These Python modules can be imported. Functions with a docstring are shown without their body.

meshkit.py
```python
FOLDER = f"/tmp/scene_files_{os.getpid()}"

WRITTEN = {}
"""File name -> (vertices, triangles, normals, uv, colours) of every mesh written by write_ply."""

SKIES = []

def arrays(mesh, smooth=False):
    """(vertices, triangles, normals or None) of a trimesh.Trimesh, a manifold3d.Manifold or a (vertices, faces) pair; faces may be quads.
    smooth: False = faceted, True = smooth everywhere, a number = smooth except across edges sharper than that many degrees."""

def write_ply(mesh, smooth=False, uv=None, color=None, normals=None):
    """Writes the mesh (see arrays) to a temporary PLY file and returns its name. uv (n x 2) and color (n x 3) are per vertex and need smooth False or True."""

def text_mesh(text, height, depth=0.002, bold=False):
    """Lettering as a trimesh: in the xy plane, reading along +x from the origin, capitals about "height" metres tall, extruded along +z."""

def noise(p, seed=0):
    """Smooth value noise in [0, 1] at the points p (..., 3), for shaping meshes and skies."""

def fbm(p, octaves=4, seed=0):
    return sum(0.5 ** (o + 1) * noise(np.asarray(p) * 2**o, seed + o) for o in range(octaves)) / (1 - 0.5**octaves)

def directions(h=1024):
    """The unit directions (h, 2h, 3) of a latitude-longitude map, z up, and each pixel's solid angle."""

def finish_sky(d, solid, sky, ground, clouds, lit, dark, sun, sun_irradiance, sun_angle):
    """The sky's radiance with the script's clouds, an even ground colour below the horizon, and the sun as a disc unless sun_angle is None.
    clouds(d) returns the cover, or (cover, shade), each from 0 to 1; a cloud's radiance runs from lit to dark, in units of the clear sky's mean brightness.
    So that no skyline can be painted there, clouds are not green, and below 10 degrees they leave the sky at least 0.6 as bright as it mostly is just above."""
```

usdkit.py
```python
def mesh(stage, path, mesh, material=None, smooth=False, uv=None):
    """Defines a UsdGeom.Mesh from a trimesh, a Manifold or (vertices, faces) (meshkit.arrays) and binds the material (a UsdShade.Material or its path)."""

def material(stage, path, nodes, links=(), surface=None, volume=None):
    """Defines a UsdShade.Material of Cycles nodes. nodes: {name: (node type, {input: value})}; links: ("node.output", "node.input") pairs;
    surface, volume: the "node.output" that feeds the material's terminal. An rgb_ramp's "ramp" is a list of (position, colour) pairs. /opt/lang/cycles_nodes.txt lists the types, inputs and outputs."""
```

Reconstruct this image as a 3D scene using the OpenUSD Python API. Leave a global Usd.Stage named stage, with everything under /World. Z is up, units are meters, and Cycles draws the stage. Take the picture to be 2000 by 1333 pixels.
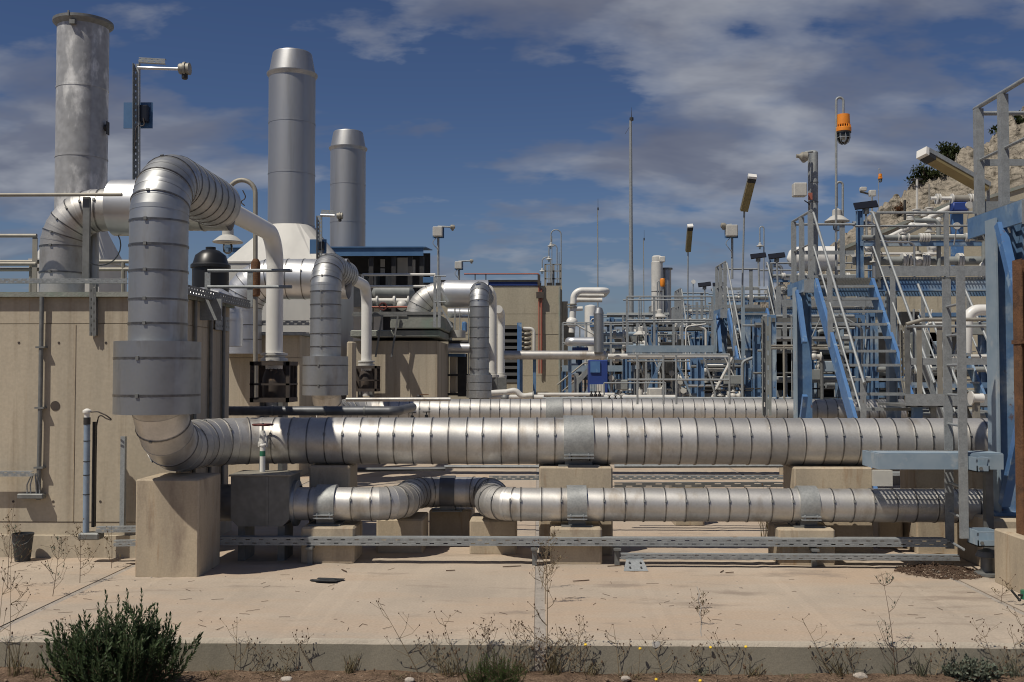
import math, random
import numpy as np, trimesh, usdkit, meshkit
from pxr import Usd, UsdGeom, UsdLux, UsdShade, Sdf, Gf

stage = Usd.Stage.CreateInMemory()
UsdGeom.SetStageUpAxis(stage, UsdGeom.Tokens.z)
UsdGeom.SetStageMetersPerUnit(stage, 1.0)
UsdGeom.Xform.Define(stage, '/World')
PI = math.pi

# ---------------------------------------------------------------- camera, sky, sun
EYE = np.array([0.0, 0.0, 1.6])
YAW, PITCH, FPX = math.atan(50 / 2000), math.atan(63.5 / 2000), 2000.0
FWD = np.array([-math.sin(YAW) * math.cos(PITCH), math.cos(YAW) * math.cos(PITCH), math.sin(PITCH)])
RGT = np.array([math.cos(YAW), math.sin(YAW), 0.0])
UPV = np.cross(RGT, FWD)
cam = UsdGeom.Camera.Define(stage, '/World/camera')
cam.AddTransformOp().Set(Gf.Matrix4d(*[float(x) for row in (list(RGT) + [0], list(UPV) + [0], list(-FWD) + [0], list(EYE) + [1]) for x in row]))
cam.CreateHorizontalApertureAttr(36.0)
cam.CreateVerticalApertureAttr(24.0)
cam.CreateFocalLengthAttr(36.0)
cam.CreateClippingRangeAttr((0.1, 5000.0))
cam.CreateExposureAttr(EXPOSURE := -0.36)

SUN_AZ, SUN_EL = math.radians(46.5), math.radians(58.5)
TO_SUN = np.array([-math.sin(SUN_AZ) * math.cos(SUN_EL), -math.cos(SUN_AZ) * math.cos(SUN_EL), math.sin(SUN_EL)])
sun = UsdLux.DistantLight.Define(stage, '/World/sun')
sun.CreateIntensityAttr(1.25)
sun.CreateAngleAttr(0.53)
sun.CreateColorAttr(Gf.Vec3f(1.0, 0.93, 0.82))
sun.GetPrim().CreateAttribute('inputs:normalize', Sdf.ValueTypeNames.Bool).Set(True)
zax = TO_SUN
xax = np.cross([0, 0, 1], zax); xax /= np.linalg.norm(xax)
yax = np.cross(zax, xax)
sun.AddTransformOp().Set(Gf.Matrix4d(*[float(x) for row in (list(xax) + [0], list(yax) + [0], list(zax) + [0], [0, 0, 60, 1]) for x in row]))

SKY_STRENGTH = 0.05
CLOUD = 5.2
sky_mat = usdkit.material(stage, '/World/Looks/sky_air', {
    'tc': ('texture_coordinate', {}),
    'sky': ('sky_texture', {'sky_type': 'single_scattering', 'sun_disc': False, 'sun_elevation': SUN_EL,
                            'sun_rotation': math.atan2(TO_SUN[0], TO_SUN[1]), 'altitude': 200.0, 'air_density': 0.85, 'aerosol_density': 0.12, 'ozone_density': 2.2}),
    'sep': ('separate_xyz', {}),
    'zm': ('math', {'math_type': 'maximum', 'value2': 0.0}),
    'za': ('math', {'math_type': 'add', 'value2': 0.30}),
    'u': ('math', {'math_type': 'divide'}), 'v': ('math', {'math_type': 'divide'}),
    'cb': ('combine_xyz', {'z': 0.0}),
    'mp': ('mapping', {'location': (15.0, 6.4, 0.0), 'scale': (1.5, 2.3, 1.0)}),
    'n1': ('noise_texture', {'scale': 1.0, 'detail': 11.0, 'roughness': 0.54, 'distortion': 0.0}),
    'r1': ('rgb_ramp', {'ramp': [(0.0, (0, 0, 0)), (0.485, (0, 0, 0)), (0.52, (.40, .40, .40)), (0.60, (.80, .80, .80)), (1.0, (.95, .95, .95))]}),
    'mp2': ('mapping', {'location': (3.32, 1.75, 0.3), 'scale': (2.2, 3.4, 1.0)}),
    'n2': ('noise_texture', {'scale': 1.5, 'detail': 7.0, 'roughness': 0.5, 'distortion': 0.2}),
    'cc': ('rgb_ramp', {'ramp': [(0.3, (0.58 * CLOUD, 0.63 * CLOUD, 0.88 * CLOUD)), (0.48, (0.84 * CLOUD, 0.90 * CLOUD, 1.14 * CLOUD)), (0.66, (1.75 * CLOUD, 1.82 * CLOUD, 2.0 * CLOUD))]}),
    'hz': ('map_range', {'from_min': 0.0, 'from_max': 0.16, 'to_min': 0.85, 'to_max': 0.0, 'clamp': True}),
    'hc': ('mix_color', {'b': (0.55 * CLOUD, 0.70 * CLOUD, 1.02 * CLOUD)}),
    'hs': ('hsv', {'hue': 0.512, 'saturation': 1.15, 'value': 1.28}),
    'mx': ('mix_color', {}),
    'bg': ('background_shader', {'strength': SKY_STRENGTH}),
}, [('tc.generated', 'sep.vector'), ('sep.z', 'zm.value1'), ('zm.value', 'za.value1'), ('sep.x', 'u.value1'), ('za.value', 'u.value2'),
    ('sep.y', 'v.value1'), ('za.value', 'v.value2'), ('u.value', 'cb.x'), ('v.value', 'cb.y'), ('cb.vector', 'mp.vector'), ('mp.vector', 'n1.vector'),
    ('n1.fac', 'r1.fac'), ('cb.vector', 'mp2.vector'), ('mp2.vector', 'n2.vector'), ('n2.fac', 'cc.fac'), ('tc.generated', 'sky.vector'),
    ('r1.color', 'mx.fac'), ('sky.color', 'hs.color'), ('hs.color', 'hc.a'), ('sep.z', 'hz.value'), ('hz.result', 'hc.fac'), ('hc.result', 'mx.a'), ('cc.color', 'mx.b'), ('mx.result', 'bg.color')], surface='bg.background')
dome = UsdLux.DomeLight.Define(stage, '/World/sky')
dome.CreateIntensityAttr(1.0)
UsdShade.MaterialBindingAPI.Apply(dome.GetPrim()).Bind(sky_mat)
dome.GetPrim().SetCustomDataByKey('kind', 'structure')


def A(px, py, Y):
    """The point of the vertical plane y = Y that the photograph shows at (px, py)."""
    d = FWD * FPX + RGT * (px - 1000.0) - UPV * (py - 666.5)
    return EYE + d * (Y / d[1])


def G(px, py, z=0.0):
    """The point of the level z that the photograph shows at (px, py)."""
    d = FWD * FPX + RGT * (px - 1000.0) - UPV * (py - 666.5)
    return EYE + d * ((z - EYE[2]) / d[2])


# ---------------------------------------------------------------- mesh helpers
def nrm(v):
    v = np.asarray(v, float)
    return v / (np.linalg.norm(v) + 1e-12)


def side_of(t):
    a = np.cross(t, [0, 0, 1.0]) if abs(t[2]) < 0.95 else np.cross(t, [0, 1.0, 0])
    return nrm(a)


def fillet(pts, R, n=6):
    pts = [np.asarray(p, float) for p in pts]
    out = [pts[0]]
    for a, b, c in zip(pts, pts[1:], pts[2:]):
        u, w = nrm(a - b), nrm(c - b)
        ang = math.acos(max(-1, min(1, float(u @ w))))
        if ang > PI - 0.02:
            out.append(b); continue
        T = min(R / math.tan(ang / 2), 0.49 * np.linalg.norm(a - b), 0.49 * np.linalg.norm(c - b))
        r = T * math.tan(ang / 2)
        ctr = b + nrm(u + w) * (r / math.sin(ang / 2))
        e0, e1 = b + u * T - ctr, b + w * T - ctr
        tot = PI - ang
        for k in range(n + 1):
            f = k / n
            out.append(ctr + (math.sin((1 - f) * tot) * e0 + math.sin(f * tot) * e1) / math.sin(tot))
    out.append(pts[-1])
    return out


class MB:
    def __init__(s):
        s.v, s.f, s.n = [], [], 0

    def add(s, v, f):
        v = np.asarray(v, float); f = np.asarray(f, int)
        if f.shape[1] == 4:
            f = np.vstack([f[:, [0, 1, 2]], f[:, [0, 2, 3]]])
        s.v.append(v); s.f.append(f + s.n); s.n += len(v)
        return s

    def tm(s, m):
        return s.add(m.vertices, m.faces)

    def obox(s, c, ax, half):
        ax = np.asarray(ax, float)
        sg = np.array([[x, y, z] for x in (-1, 1) for y in (-1, 1) for z in (-1, 1)], float)
        v = np.asarray(c, float) + (sg * np.asarray(half)) @ ax
        return s.add(v, [[0, 1, 3, 2], [4, 6, 7, 5], [0, 4, 5, 1], [2, 3, 7, 6], [0, 2, 6, 4], [1, 5, 7, 3]])

    def box(s, p0, p1):
        p0, p1 = np.minimum(p0, p1).astype(float), np.maximum(p0, p1).astype(float)
        return s.obox((p0 + p1) / 2, np.eye(3), (p1 - p0) / 2)

    def bar(s, p0, p1, w, h, up=(0, 0, 1)):
        """A rectangular bar: w across, h along up."""
        p0, p1 = np.asarray(p0, float), np.asarray(p1, float)
        t = nrm(p1 - p0)
        if abs(t @ nrm(up)) > 0.98:
            up = (0, 1, 0)
        a = nrm(np.cross(t, up)); u = np.cross(a, t)
        return s.obox((p0 + p1) / 2, [t, a, u], (np.linalg.norm(p1 - p0) / 2, w / 2, h / 2))

    def bevel_box(s, p0, p1, b=0.012):
        p0, p1 = np.minimum(p0, p1).astype(float), np.maximum(p0, p1).astype(float)
        b = min(b, *(0.45 * (p1 - p0)))
        pts = []
        for x in (0, 1):
            for y in (0, 1):
                for z in (0, 1):
                    for k in range(3):
                        q = [p0[i] if e == 0 else p1[i] for i, e in enumerate((x, y, z))]
                        q = [q[i] + (0 if i == k else (b if (x, y, z)[i] == 0 else -b)) for i in range(3)]
                        pts.append(q)
        m = trimesh.convex.convex_hull(np.array(pts))
        return s.tm(m)

    def tube(s, pts, r, n=10, caps=True):
        p = np.array([np.asarray(q, float) for q in pts])
        keep = [0] + [i for i in range(1, len(p)) if np.linalg.norm(p[i] - p[i - 1]) > 1e-6]
        p = p[keep]
        rr = np.broadcast_to(r, (len(keep),)) if np.ndim(r) == 0 else np.asarray(r)[keep]
        seg = np.diff(p, axis=0); seg /= np.linalg.norm(seg, axis=1, keepdims=True)
        t = np.vstack([seg[:1], nrmrows(seg[:-1] + seg[1:]), seg[-1:]])
        a = side_of(t[0]); rings = []
        ang = np.arange(n) * 2 * PI / n
        for i in range(len(p)):
            a = nrm(a - t[i] * (a @ t[i])); b = np.cross(t[i], a)
            k = 1.0
            if 0 < i < len(p) - 1:
                k = 1 / max(0.4, float(t[i] @ seg[i]))
            rings.append(p[i] + rr[i] * (np.cos(ang)[:, None] * a + np.sin(ang)[:, None] * b))
        return s.rings(rings, caps)

    def rings(s, rings, caps=True):
        n = len(rings[0]); m = len(rings)
        v = np.vstack(rings)
        f = []
        for i in range(m - 1):
            for j in range(n):
                k = (j + 1) % n
                f.append([i * n + j, i * n + k, (i + 1) * n + k, (i + 1) * n + j])
        s.add(v, f)
        if caps:
            for ring, flip in ((rings[0], True), (rings[-1], False)):
                c = ring.mean(0)
                tri = [[n, (j + 1) % n, j] if flip else [n, j, (j + 1) % n] for j in range(n)]
                s.add(np.vstack([ring, c]), np.array(tri))
        return s

    def cyl(s, p0, p1, r0, r1=None, n=16, caps=True):
        p0, p1 = np.asarray(p0, float), np.asarray(p1, float)
        return s.lathe(p0, p1 - p0, [(r0, 0), (r0 if r1 is None else r1, np.linalg.norm(p1 - p0))], n, caps)

    def lathe(s, base, axis, prof, n=20, caps=True):
        t = nrm(axis); a = side_of(t); b = np.cross(t, a)
        ang = np.arange(n) * 2 * PI / n
        d = np.cos(ang)[:, None] * a + np.sin(ang)[:, None] * b
        return s.rings([np.asarray(base, float) + t * z + d * max(r, 1e-4) for r, z in prof], caps)

    def torus(s, c, axis, R, r, n=20, m=6):
        t = nrm(axis); a = side_of(t); b = np.cross(t, a)
        rings = []
        for i in range(n):
            th = 2 * PI * i / n
            d = math.cos(th) * a + math.sin(th) * b
            ph = np.arange(m) * 2 * PI / m
            rings.append(np.asarray(c, float) + d * R + r * (np.cos(ph)[:, None] * d + np.sin(ph)[:, None] * t))
        v = np.vstack(rings); f = []
        for i in range(n):
            for j in range(m):
                i2, j2 = (i + 1) % n, (j + 1) % m
                f.append([i * m + j, i2 * m + j, i2 * m + j2, i * m + j2])
        return s.add(v, f)

    def ball(s, c, r, n=1, scale=(1, 1, 1)):
        m = trimesh.creation.icosphere(subdivisions=n, radius=1.0)
        return s.add(m.vertices * np.asarray(scale) * r + np.asarray(c), m.faces)

    def prism(s, poly, Y0, Y1):
        """A polygon of (x, z) extruded from y = Y0 to Y1."""
        from shapely.geometry import Polygon
        m = trimesh.creation.extrude_polygon(Polygon(poly), Y1 - Y0)
        v = np.array(m.vertices)
        return s.add(np.c_[v[:, 0], Y0 + v[:, 2], v[:, 1]], m.faces[:, ::-1])

    def perf(s, p0, p1, w, up, depth=0.03, pitch=0.06, t=0.003, rows=2, back=True):
        """A slotted steel channel: the slots are holes between strips and bridges."""
        p0, p1 = np.asarray(p0, float), np.asarray(p1, float)
        d = nrm(p1 - p0); up = nrm(np.asarray(up, float) - d * (np.asarray(up, float) @ d)); nn = np.cross(d, up)
        L = np.linalg.norm(p1 - p0); ax = [d, up, nn]
        mid = (p0 + p1) / 2
        if rows == 2:
            strips, holes = [(-.5, -.29), (-.15, .15), (.29, .5)], [(-.29, -.15), (.15, .29)]
        else:
            strips, holes = [(-.5, -.2), (.2, .5)], [(-.2, .2)]
        for a, b in strips:
            s.obox(mid + up * w * (a + b) / 2, ax, (L / 2, w * (b - a) / 2, t / 2))
        for q, (a, b) in enumerate(holes):
            x = pitch * (0.25 + 0.5 * q)
            while x < L:
                s.obox(p0 + d * x + up * w * (a + b) / 2, ax, (pitch * 0.34, w * (b - a) / 2 + .001, t / 2))
                x += pitch
        for sg in (-1, 1):
            s.obox(mid + up * sg * (w / 2 - t / 2) - nn * (depth / 2), ax, (L / 2, t / 2, depth / 2))
        return s

    def hbeam(s, p0, p1, w, d, t=0.012, web=(1, 0, 0)):
        """H section: web plate lies along 'web', flanges at both its ends."""
        p0, p1 = np.asarray(p0, float), np.asarray(p1, float)
        ax = nrm(p1 - p0); wv = nrm(np.asarray(web, float) - ax * (np.asarray(web, float) @ ax)); fv = np.cross(ax, wv)
        L = np.linalg.norm(p1 - p0) / 2; mid = (p0 + p1) / 2
        s.obox(mid, [ax, wv, fv], (L, w / 2 - t, t * .4))
        for sg in (-1, 1):
            s.obox(mid + wv * sg * (w / 2 - t / 2), [ax, wv, fv], (L, t / 2, d / 2))
        return s

    def mesh(s):
        return np.vstack(s.v), np.vstack(s.f)


def nrmrows(a):
    return a / (np.linalg.norm(a, axis=1, keepdims=True) + 1e-12)


# ---------------------------------------------------------------- scene objects
USED = {}
SMOOTH = 38


def numbered(parent, name):
    n = USED.get((parent, name), -1) + 1
    USED[(parent, name)] = n
    return name if n == 0 else '%s_%03d' % (name, n)


def tagp(p, label=None, cat=None, group=None, kind=None):
    for k, v in (('label', label), ('category', cat), ('group', group), ('kind', kind)):
        if v:
            p.SetCustomDataByKey(k, v)


def emit(path, mb, mat, base, smooth):
    v, f = mb.mesh()
    return usdkit.mesh(stage, path, (v - base, f), MAT[mat], smooth=smooth)


class Thing:
    def __init__(s, name, label, cat, base=(0, 0, 0), group=None, kind=None):
        s.base = np.asarray(base, float)
        s.name, s.cat, s.group = name, cat, group
        s.path = '/World/' + numbered('/World', name)
        s.x = UsdGeom.Xform.Define(stage, s.path)
        s.op = s.x.AddTranslateOp(); s.op.Set(Gf.Vec3d(*map(float, s.base)))
        tagp(s.x.GetPrim(), label, cat, group, kind)

    def part(s, name, mb, mat, parent=None, smooth=SMOOTH, label=None, kind=None):
        par = parent or s.path
        path = par + '/' + numbered(par, name)
        m = emit(path, mb, mat, s.base, smooth)
        tagp(m.GetPrim(), label, None, None, kind)
        return path

    def copy(s, label, off, rotz=0.0, group=None):
        path = '/World/' + numbered('/World', s.name)
        x = UsdGeom.Xform.Define(stage, path)
        x.GetPrim().GetReferences().AddInternalReference(s.path)
        b = s.base + np.asarray(off, float)
        x.ClearXformOpOrder()
        x.AddTranslateOp().Set(Gf.Vec3d(*map(float, b)))
        if rotz:
            x.AddRotateZOp().Set(float(rotz))
        x.GetPrim().SetInstanceable(True)
        tagp(x.GetPrim(), label, s.cat, group or s.group)
        return x


def solo(name, mb, mat, label, cat, base=None, group=None, kind=None, smooth=SMOOTH):
    v, f = mb.mesh()
    if base is None:
        base = np.array([v[:, 0].mean(), v[:, 1].mean(), v[:, 2].min()])
    path = '/World/' + numbered('/World', name)
    m = usdkit.mesh(stage, path, (v - base, f), MAT[mat], smooth=smooth)
    m.AddTranslateOp().Set(Gf.Vec3d(*map(float, base)))
    tagp(m.GetPrim(), label, cat, group, kind)
    return path


def struct(name, mb, mat, smooth=False, kind='structure'):
    path = '/World/' + numbered('/World', name)
    m = emit(path, mb, mat, np.zeros(3), smooth)
    tagp(m.GetPrim(), None, None, None, kind)
    return path


# ---------------------------------------------------------------- materials
MAT = {}


def M(name, c, c2=None, sc=3.0, rough=.6, metal=0.0, bump=0.0, bsc=40.0, stretch=(1, 1, 1), lo=.35, hi=.65, c3=None, sc3=1.0, lo3=.55, hi3=.7,
      stretch3=(1, 1, 1), rough2=None, spec=.5, detail=6.0, fine=0.0, fsc=120.0, dist=0.03, vary=0.0, c4=None, sc4=2.0, lo4=.6, hi4=.7, stretch4=(1, 1, 1)):
    nodes = {'g': ('geometry', {}), 'p': ('principled_bsdf', {'base_color': c, 'roughness': rough, 'metallic': metal, 'specular_ior_level': spec})}
    links = []
    if c2 is not None:
        nodes['mp'] = ('mapping', {'scale': stretch})
        nodes['n'] = ('noise_texture', {'scale': sc, 'detail': detail, 'roughness': .6})
        nodes['r'] = ('rgb_ramp', {'ramp': [(lo, c), (hi, c2)]})
        links += [('g.position', 'mp.vector'), ('mp.vector', 'n.vector'), ('n.fac', 'r.fac')]
        out = 'r.color'
        if c3 is not None:
            nodes['mp3'] = ('mapping', {'scale': stretch3, 'location': (7.3, 2.1, 4.4)})
            nodes['n3'] = ('noise_texture', {'scale': sc3, 'detail': 7.0, 'roughness': .62})
            nodes['r3'] = ('rgb_ramp', {'ramp': [(lo3, (0, 0, 0)), (hi3, (1, 1, 1))]})
            nodes['m3'] = ('mix_color', {'b': c3})
            links += [('g.position', 'mp3.vector'), ('mp3.vector', 'n3.vector'), ('n3.fac', 'r3.fac'), ('r3.color', 'm3.fac'), (out, 'm3.a')]
            out = 'm3.result'
        if c4 is not None:
            nodes['mp4'] = ('mapping', {'scale': stretch4, 'location': (1.7, 9.1, 3.3)})
            nodes['n4'] = ('noise_texture', {'scale': sc4, 'detail': 8.0, 'roughness': .65})
            nodes['r4'] = ('rgb_ramp', {'ramp': [(lo4, (0, 0, 0)), (hi4, (.85, .85, .85))]})
            nodes['m4'] = ('mix_color', {'b': c4})
            links += [('g.position', 'mp4.vector'), ('mp4.vector', 'n4.vector'), ('n4.fac', 'r4.fac'), ('r4.color', 'm4.fac'), (out, 'm4.a')]
            out = 'm4.result'
        if fine:
            nodes['nf'] = ('noise_texture', {'scale': fsc, 'detail': 3.0})
            nodes['rf'] = ('rgb_ramp', {'ramp': [(.3, (1 - fine,) * 3), (.7, (1 + fine,) * 3)]})
            nodes['mf'] = ('mix_color', {'blend_type': 'multiply', 'fac': 1.0, 'use_clamp': False})
            links += [('g.position', 'nf.vector'), ('nf.fac', 'rf.fac'), (out, 'mf.a'), ('rf.color', 'mf.b')]
            out = 'mf.result'
        links.append((out, 'p.base_color'))
        if rough2 is not None:
            nodes['rr'] = ('map_range', {'from_min': .3, 'from_max': .7, 'to_min': rough, 'to_max': rough2, 'clamp': True})
            links += [('n.fac', 'rr.value'), ('rr.result', 'p.roughness')]
    if vary:
        nodes['oi'] = ('object_info', {})
        nodes['ov'] = ('map_range', {'from_min': 0., 'from_max': 1., 'to_min': 1 - vary, 'to_max': 1 + vary})
        nodes['om'] = ('mix_color', {'blend_type': 'multiply', 'fac': 1.0, 'use_clamp': False})
        src = [l for l in links if l[1] == 'p.base_color'][0]
        links.remove(src)
        links += [('oi.random', 'ov.value'), ('ov.result', 'om.b'), (src[0], 'om.a'), ('om.result', 'p.base_color')]
    if bump:
        nodes['nb'] = ('noise_texture', {'scale': bsc, 'detail': 4.0})
        nodes['b'] = ('bump', {'strength': bump, 'distance': dist})
        links += [('g.position', 'nb.vector'), ('nb.fac', 'b.height'), ('b.normal', 'p.normal')]
    MAT[name] = usdkit.material(stage, '/World/Looks/' + name, nodes, links, surface='p.BSDF')


M('slab', (.45, .375, .295), (.36, .305, .245), sc=.9, rough=.85, bump=.015, bsc=60, c3=(.42, .325, .24), sc3=.75, lo3=.46, hi3=.66, stretch3=(.7, 2.4, 1), c4=(.27, .22, .175), sc4=1.7, lo4=.56, hi4=.68, stretch4=(.8, 2.2, 1), fine=.09, fsc=60, spec=.3)
M('slab_edge', (.27, .245, .19), (.21, .195, .155), sc=3, rough=.9, bump=.06, bsc=40, stretch=(1, 1, .3), fine=.12, spec=.2)
M('slab_arris', (.42, .37, .30), (.36, .32, .26), sc=6, rough=.9, bump=.3, bsc=60, spec=.2)
M('joint', (.37, .33, .285), (.29, .26, .225), sc=8, rough=.9, bump=.4, bsc=60)
M('wall_concrete', (.47, .41, .315), (.385, .34, .265), sc=2.4, rough=.88, bump=.045, bsc=30, stretch=(1.6, 1.6, .16), lo=.36, hi=.62, c3=(.27, .22, .16), sc3=2.6, lo3=.52, hi3=.76, stretch3=(2.6, 2.6, .13), c4=(.35, .245, .15), sc4=3.2, lo4=.64, hi4=.76, stretch4=(3, 3, .16), fine=.06, fsc=45, spec=.25)
M('block_concrete', (.46, .385, .28), (.355, .30, .225), sc=3, rough=.88, bump=.05, bsc=40, stretch=(1.5, 1.5, .3), c3=(.24, .19, .145), sc3=4.0, lo3=.56, hi3=.75, stretch3=(1.5, 1.5, .45), c4=(.30, .20, .12), sc4=3.6, lo4=.57, hi4=.70, stretch4=(2.4, 2.4, .3), fine=.07, fsc=70, spec=.25)
M('far_concrete', (.42, .38, .29), (.35, .315, .24), sc=.9, rough=.9, stretch=(1.6, 1.6, .22), c3=(.24, .21, .165), sc3=1.6, lo3=.58, hi3=.72, stretch3=(2.2, 2.2, .3), fine=.08, fsc=20, spec=.2)
M('cap_concrete', (.27, .28, .25), (.20, .21, .185), sc=3, rough=.9, bump=.2, bsc=30, c3=(.20, .25, .21), sc3=2, lo3=.52, hi3=.62)
M('cladding', (.57, .555, .525), (.49, .48, .455), sc=6, rough=.49, metal=.82, bump=.06, bsc=6, stretch=(1, 1, 1), rough2=.56, c3=(.36, .32, .27), sc3=2.8, lo3=.56, hi3=.74, stretch3=(1.6, 1, .7), dist=.02, vary=.13, fine=.05, fsc=60)
M('cladding_grey', (.46, .47, .47), (.38, .39, .39), sc=7, rough=.42, metal=.92, bump=.05, bsc=6, rough2=.54, dist=.02, vary=.10, c3=(.30, .28, .25), sc3=3, lo3=.58, hi3=.76, stretch3=(2, 2, .4))
M('cladding_shiny', (.66, .67, .68), (.58, .59, .60), sc=4, rough=.36, metal=.8, bump=.04, bsc=7, rough2=.48, dist=.02)
M('shroud', (.36, .37, .36), (.29, .30, .295), sc=14, rough=.6, metal=.55, fine=.12, fsc=60)
M('band', (.24, .23, .215), (.15, .145, .14), sc=20, rough=.36, metal=.85)
M('galv', (.33, .35, .355), (.26, .275, .28), sc=16, rough=.6, metal=.35, fine=.12, fsc=80, c3=(.17, .11, .07), sc3=7, lo3=.66, hi3=.76)
M('galv_dark', (.22, .225, .22), (.16, .165, .16), sc=12, rough=.6, metal=.5)
M('galv_warm', (.33, .31, .26), (.27, .255, .22), sc=9, rough=.6, metal=.35)
M('stack_steel', (.45, .455, .46), (.385, .39, .395), sc=2, rough=.44, metal=.85, bump=.03, bsc=5, stretch=(1, 1, .2), rough2=.52, c3=(.33, .325, .31), sc3=1.4, lo3=.52, hi3=.72, stretch3=(2.5, 2.5, .15))
M('stack_worn', (.37, .375, .38), (.31, .315, .32), sc=2, rough=.5, metal=.2, stretch=(1, 1, .25), c3=(.74, .74, .72), sc3=1.2, lo3=.49, hi3=.57, stretch3=(1.2, 1.2, .5), fine=.16, fsc=9)
M('hood_white', (.56, .55, .51), (.47, .46, .43), sc=2, rough=.6, stretch=(1, 1, .3), c3=(.40, .38, .33), sc3=3, lo3=.63, hi3=.8, stretch3=(2, 2, .2))
M('blue', (.075, .155, .295), (.125, .21, .325), sc=4, rough=.55, c4=(.13, .07, .045), sc4=8, lo4=.64, hi4=.70, c3=(.30, .36, .41), sc3=1.5, lo3=.52, hi3=.62, spec=.4, fine=.08, fsc=25)
M('blue_strong', (.06, .15, .34), (.085, .19, .38), sc=5, rough=.5, c3=(.24, .34, .44), sc3=5, lo3=.58, hi3=.66, c4=(.14, .075, .045), sc4=10, lo4=.65, hi4=.70)
M('blue_faded', (.27, .335, .39), (.20, .27, .335), sc=4, rough=.65, c3=(.40, .42, .42), sc3=3, lo3=.56, hi3=.7)
M('blue_deep', (.02, .05, .22), rough=.5)
M('blue_roof', (.05, .13, .27), (.07, .16, .31), sc=3, rough=.55)
M('white', (.64, .625, .58), (.52, .51, .475), sc=5, rough=.45, c3=(.40, .34, .27), sc3=4, lo3=.66, hi3=.8)
M('white_clean', (.74, .73, .69), (.68, .67, .63), sc=3, rough=.4)
M('grey_paint', (.20, .215, .21), (.26, .275, .265), sc=6, rough=.55)
M('box_grey', (.50, .49, .45), (.43, .425, .40), sc=8, rough=.55)
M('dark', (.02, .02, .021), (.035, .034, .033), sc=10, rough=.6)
M('black_plastic', (.012, .0125, .013), rough=.38)
M('panel_black', (.010, .011, .016), rough=.3)
M('dark_pipe', (.17, .175, .185), (.12, .125, .13), sc=6, rough=.5, metal=.6)
M('rust', (.105, .05, .024), (.18, .085, .036), sc=9, rough=.85, bump=.3, bsc=60, c3=(.045, .026, .017), sc3=5)
M('rust_box', (.045, .037, .033), (.075, .058, .047), sc=8, rough=.75, c3=(.15, .10, .065), sc3=12, lo3=.6, hi3=.7)
M('wheel_red', (.12, .022, .016), (.07, .02, .016), sc=30, rough=.55)
M('red_pipe', (.38, .12, .08), (.30, .10, .07), sc=5, rough=.6)
M('orange', (.80, .27, .025), (.72, .23, .02), sc=10, rough=.45)
M('yellow', (.75, .50, .03), rough=.6)
M('green', (.03, .16, .09), rough=.5)
M('cable', (.05, .04, .035), rough=.7)
M('pvc_blue', (.24, .31, .40), (.18, .24, .32), sc=9, rough=.5, c3=(.38, .40, .40), sc3=9, lo3=.6, hi3=.68)
M('lamp_panel', (.20, .15, .06), (.27, .21, .09), sc=4, rough=.45)
M('bucket', (.022, .025, .03), (.035, .038, .04), sc=9, rough=.55)
M('soil', (.10, .068, .048), (.165, .115, .08), sc=9, rough=.95, bump=.8, bsc=30, c3=(.06, .045, .03), sc3=5, fine=.35, fsc=90, spec=.1)
M('litter', (.15, .10, .07), (.30, .235, .17), sc=60, rough=.95, c3=(.07, .045, .035), sc3=40, spec=.1)
M('stone', (.45, .40, .34), (.34, .30, .26), sc=30, rough=.9, bump=.4, bsc=60)
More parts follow.
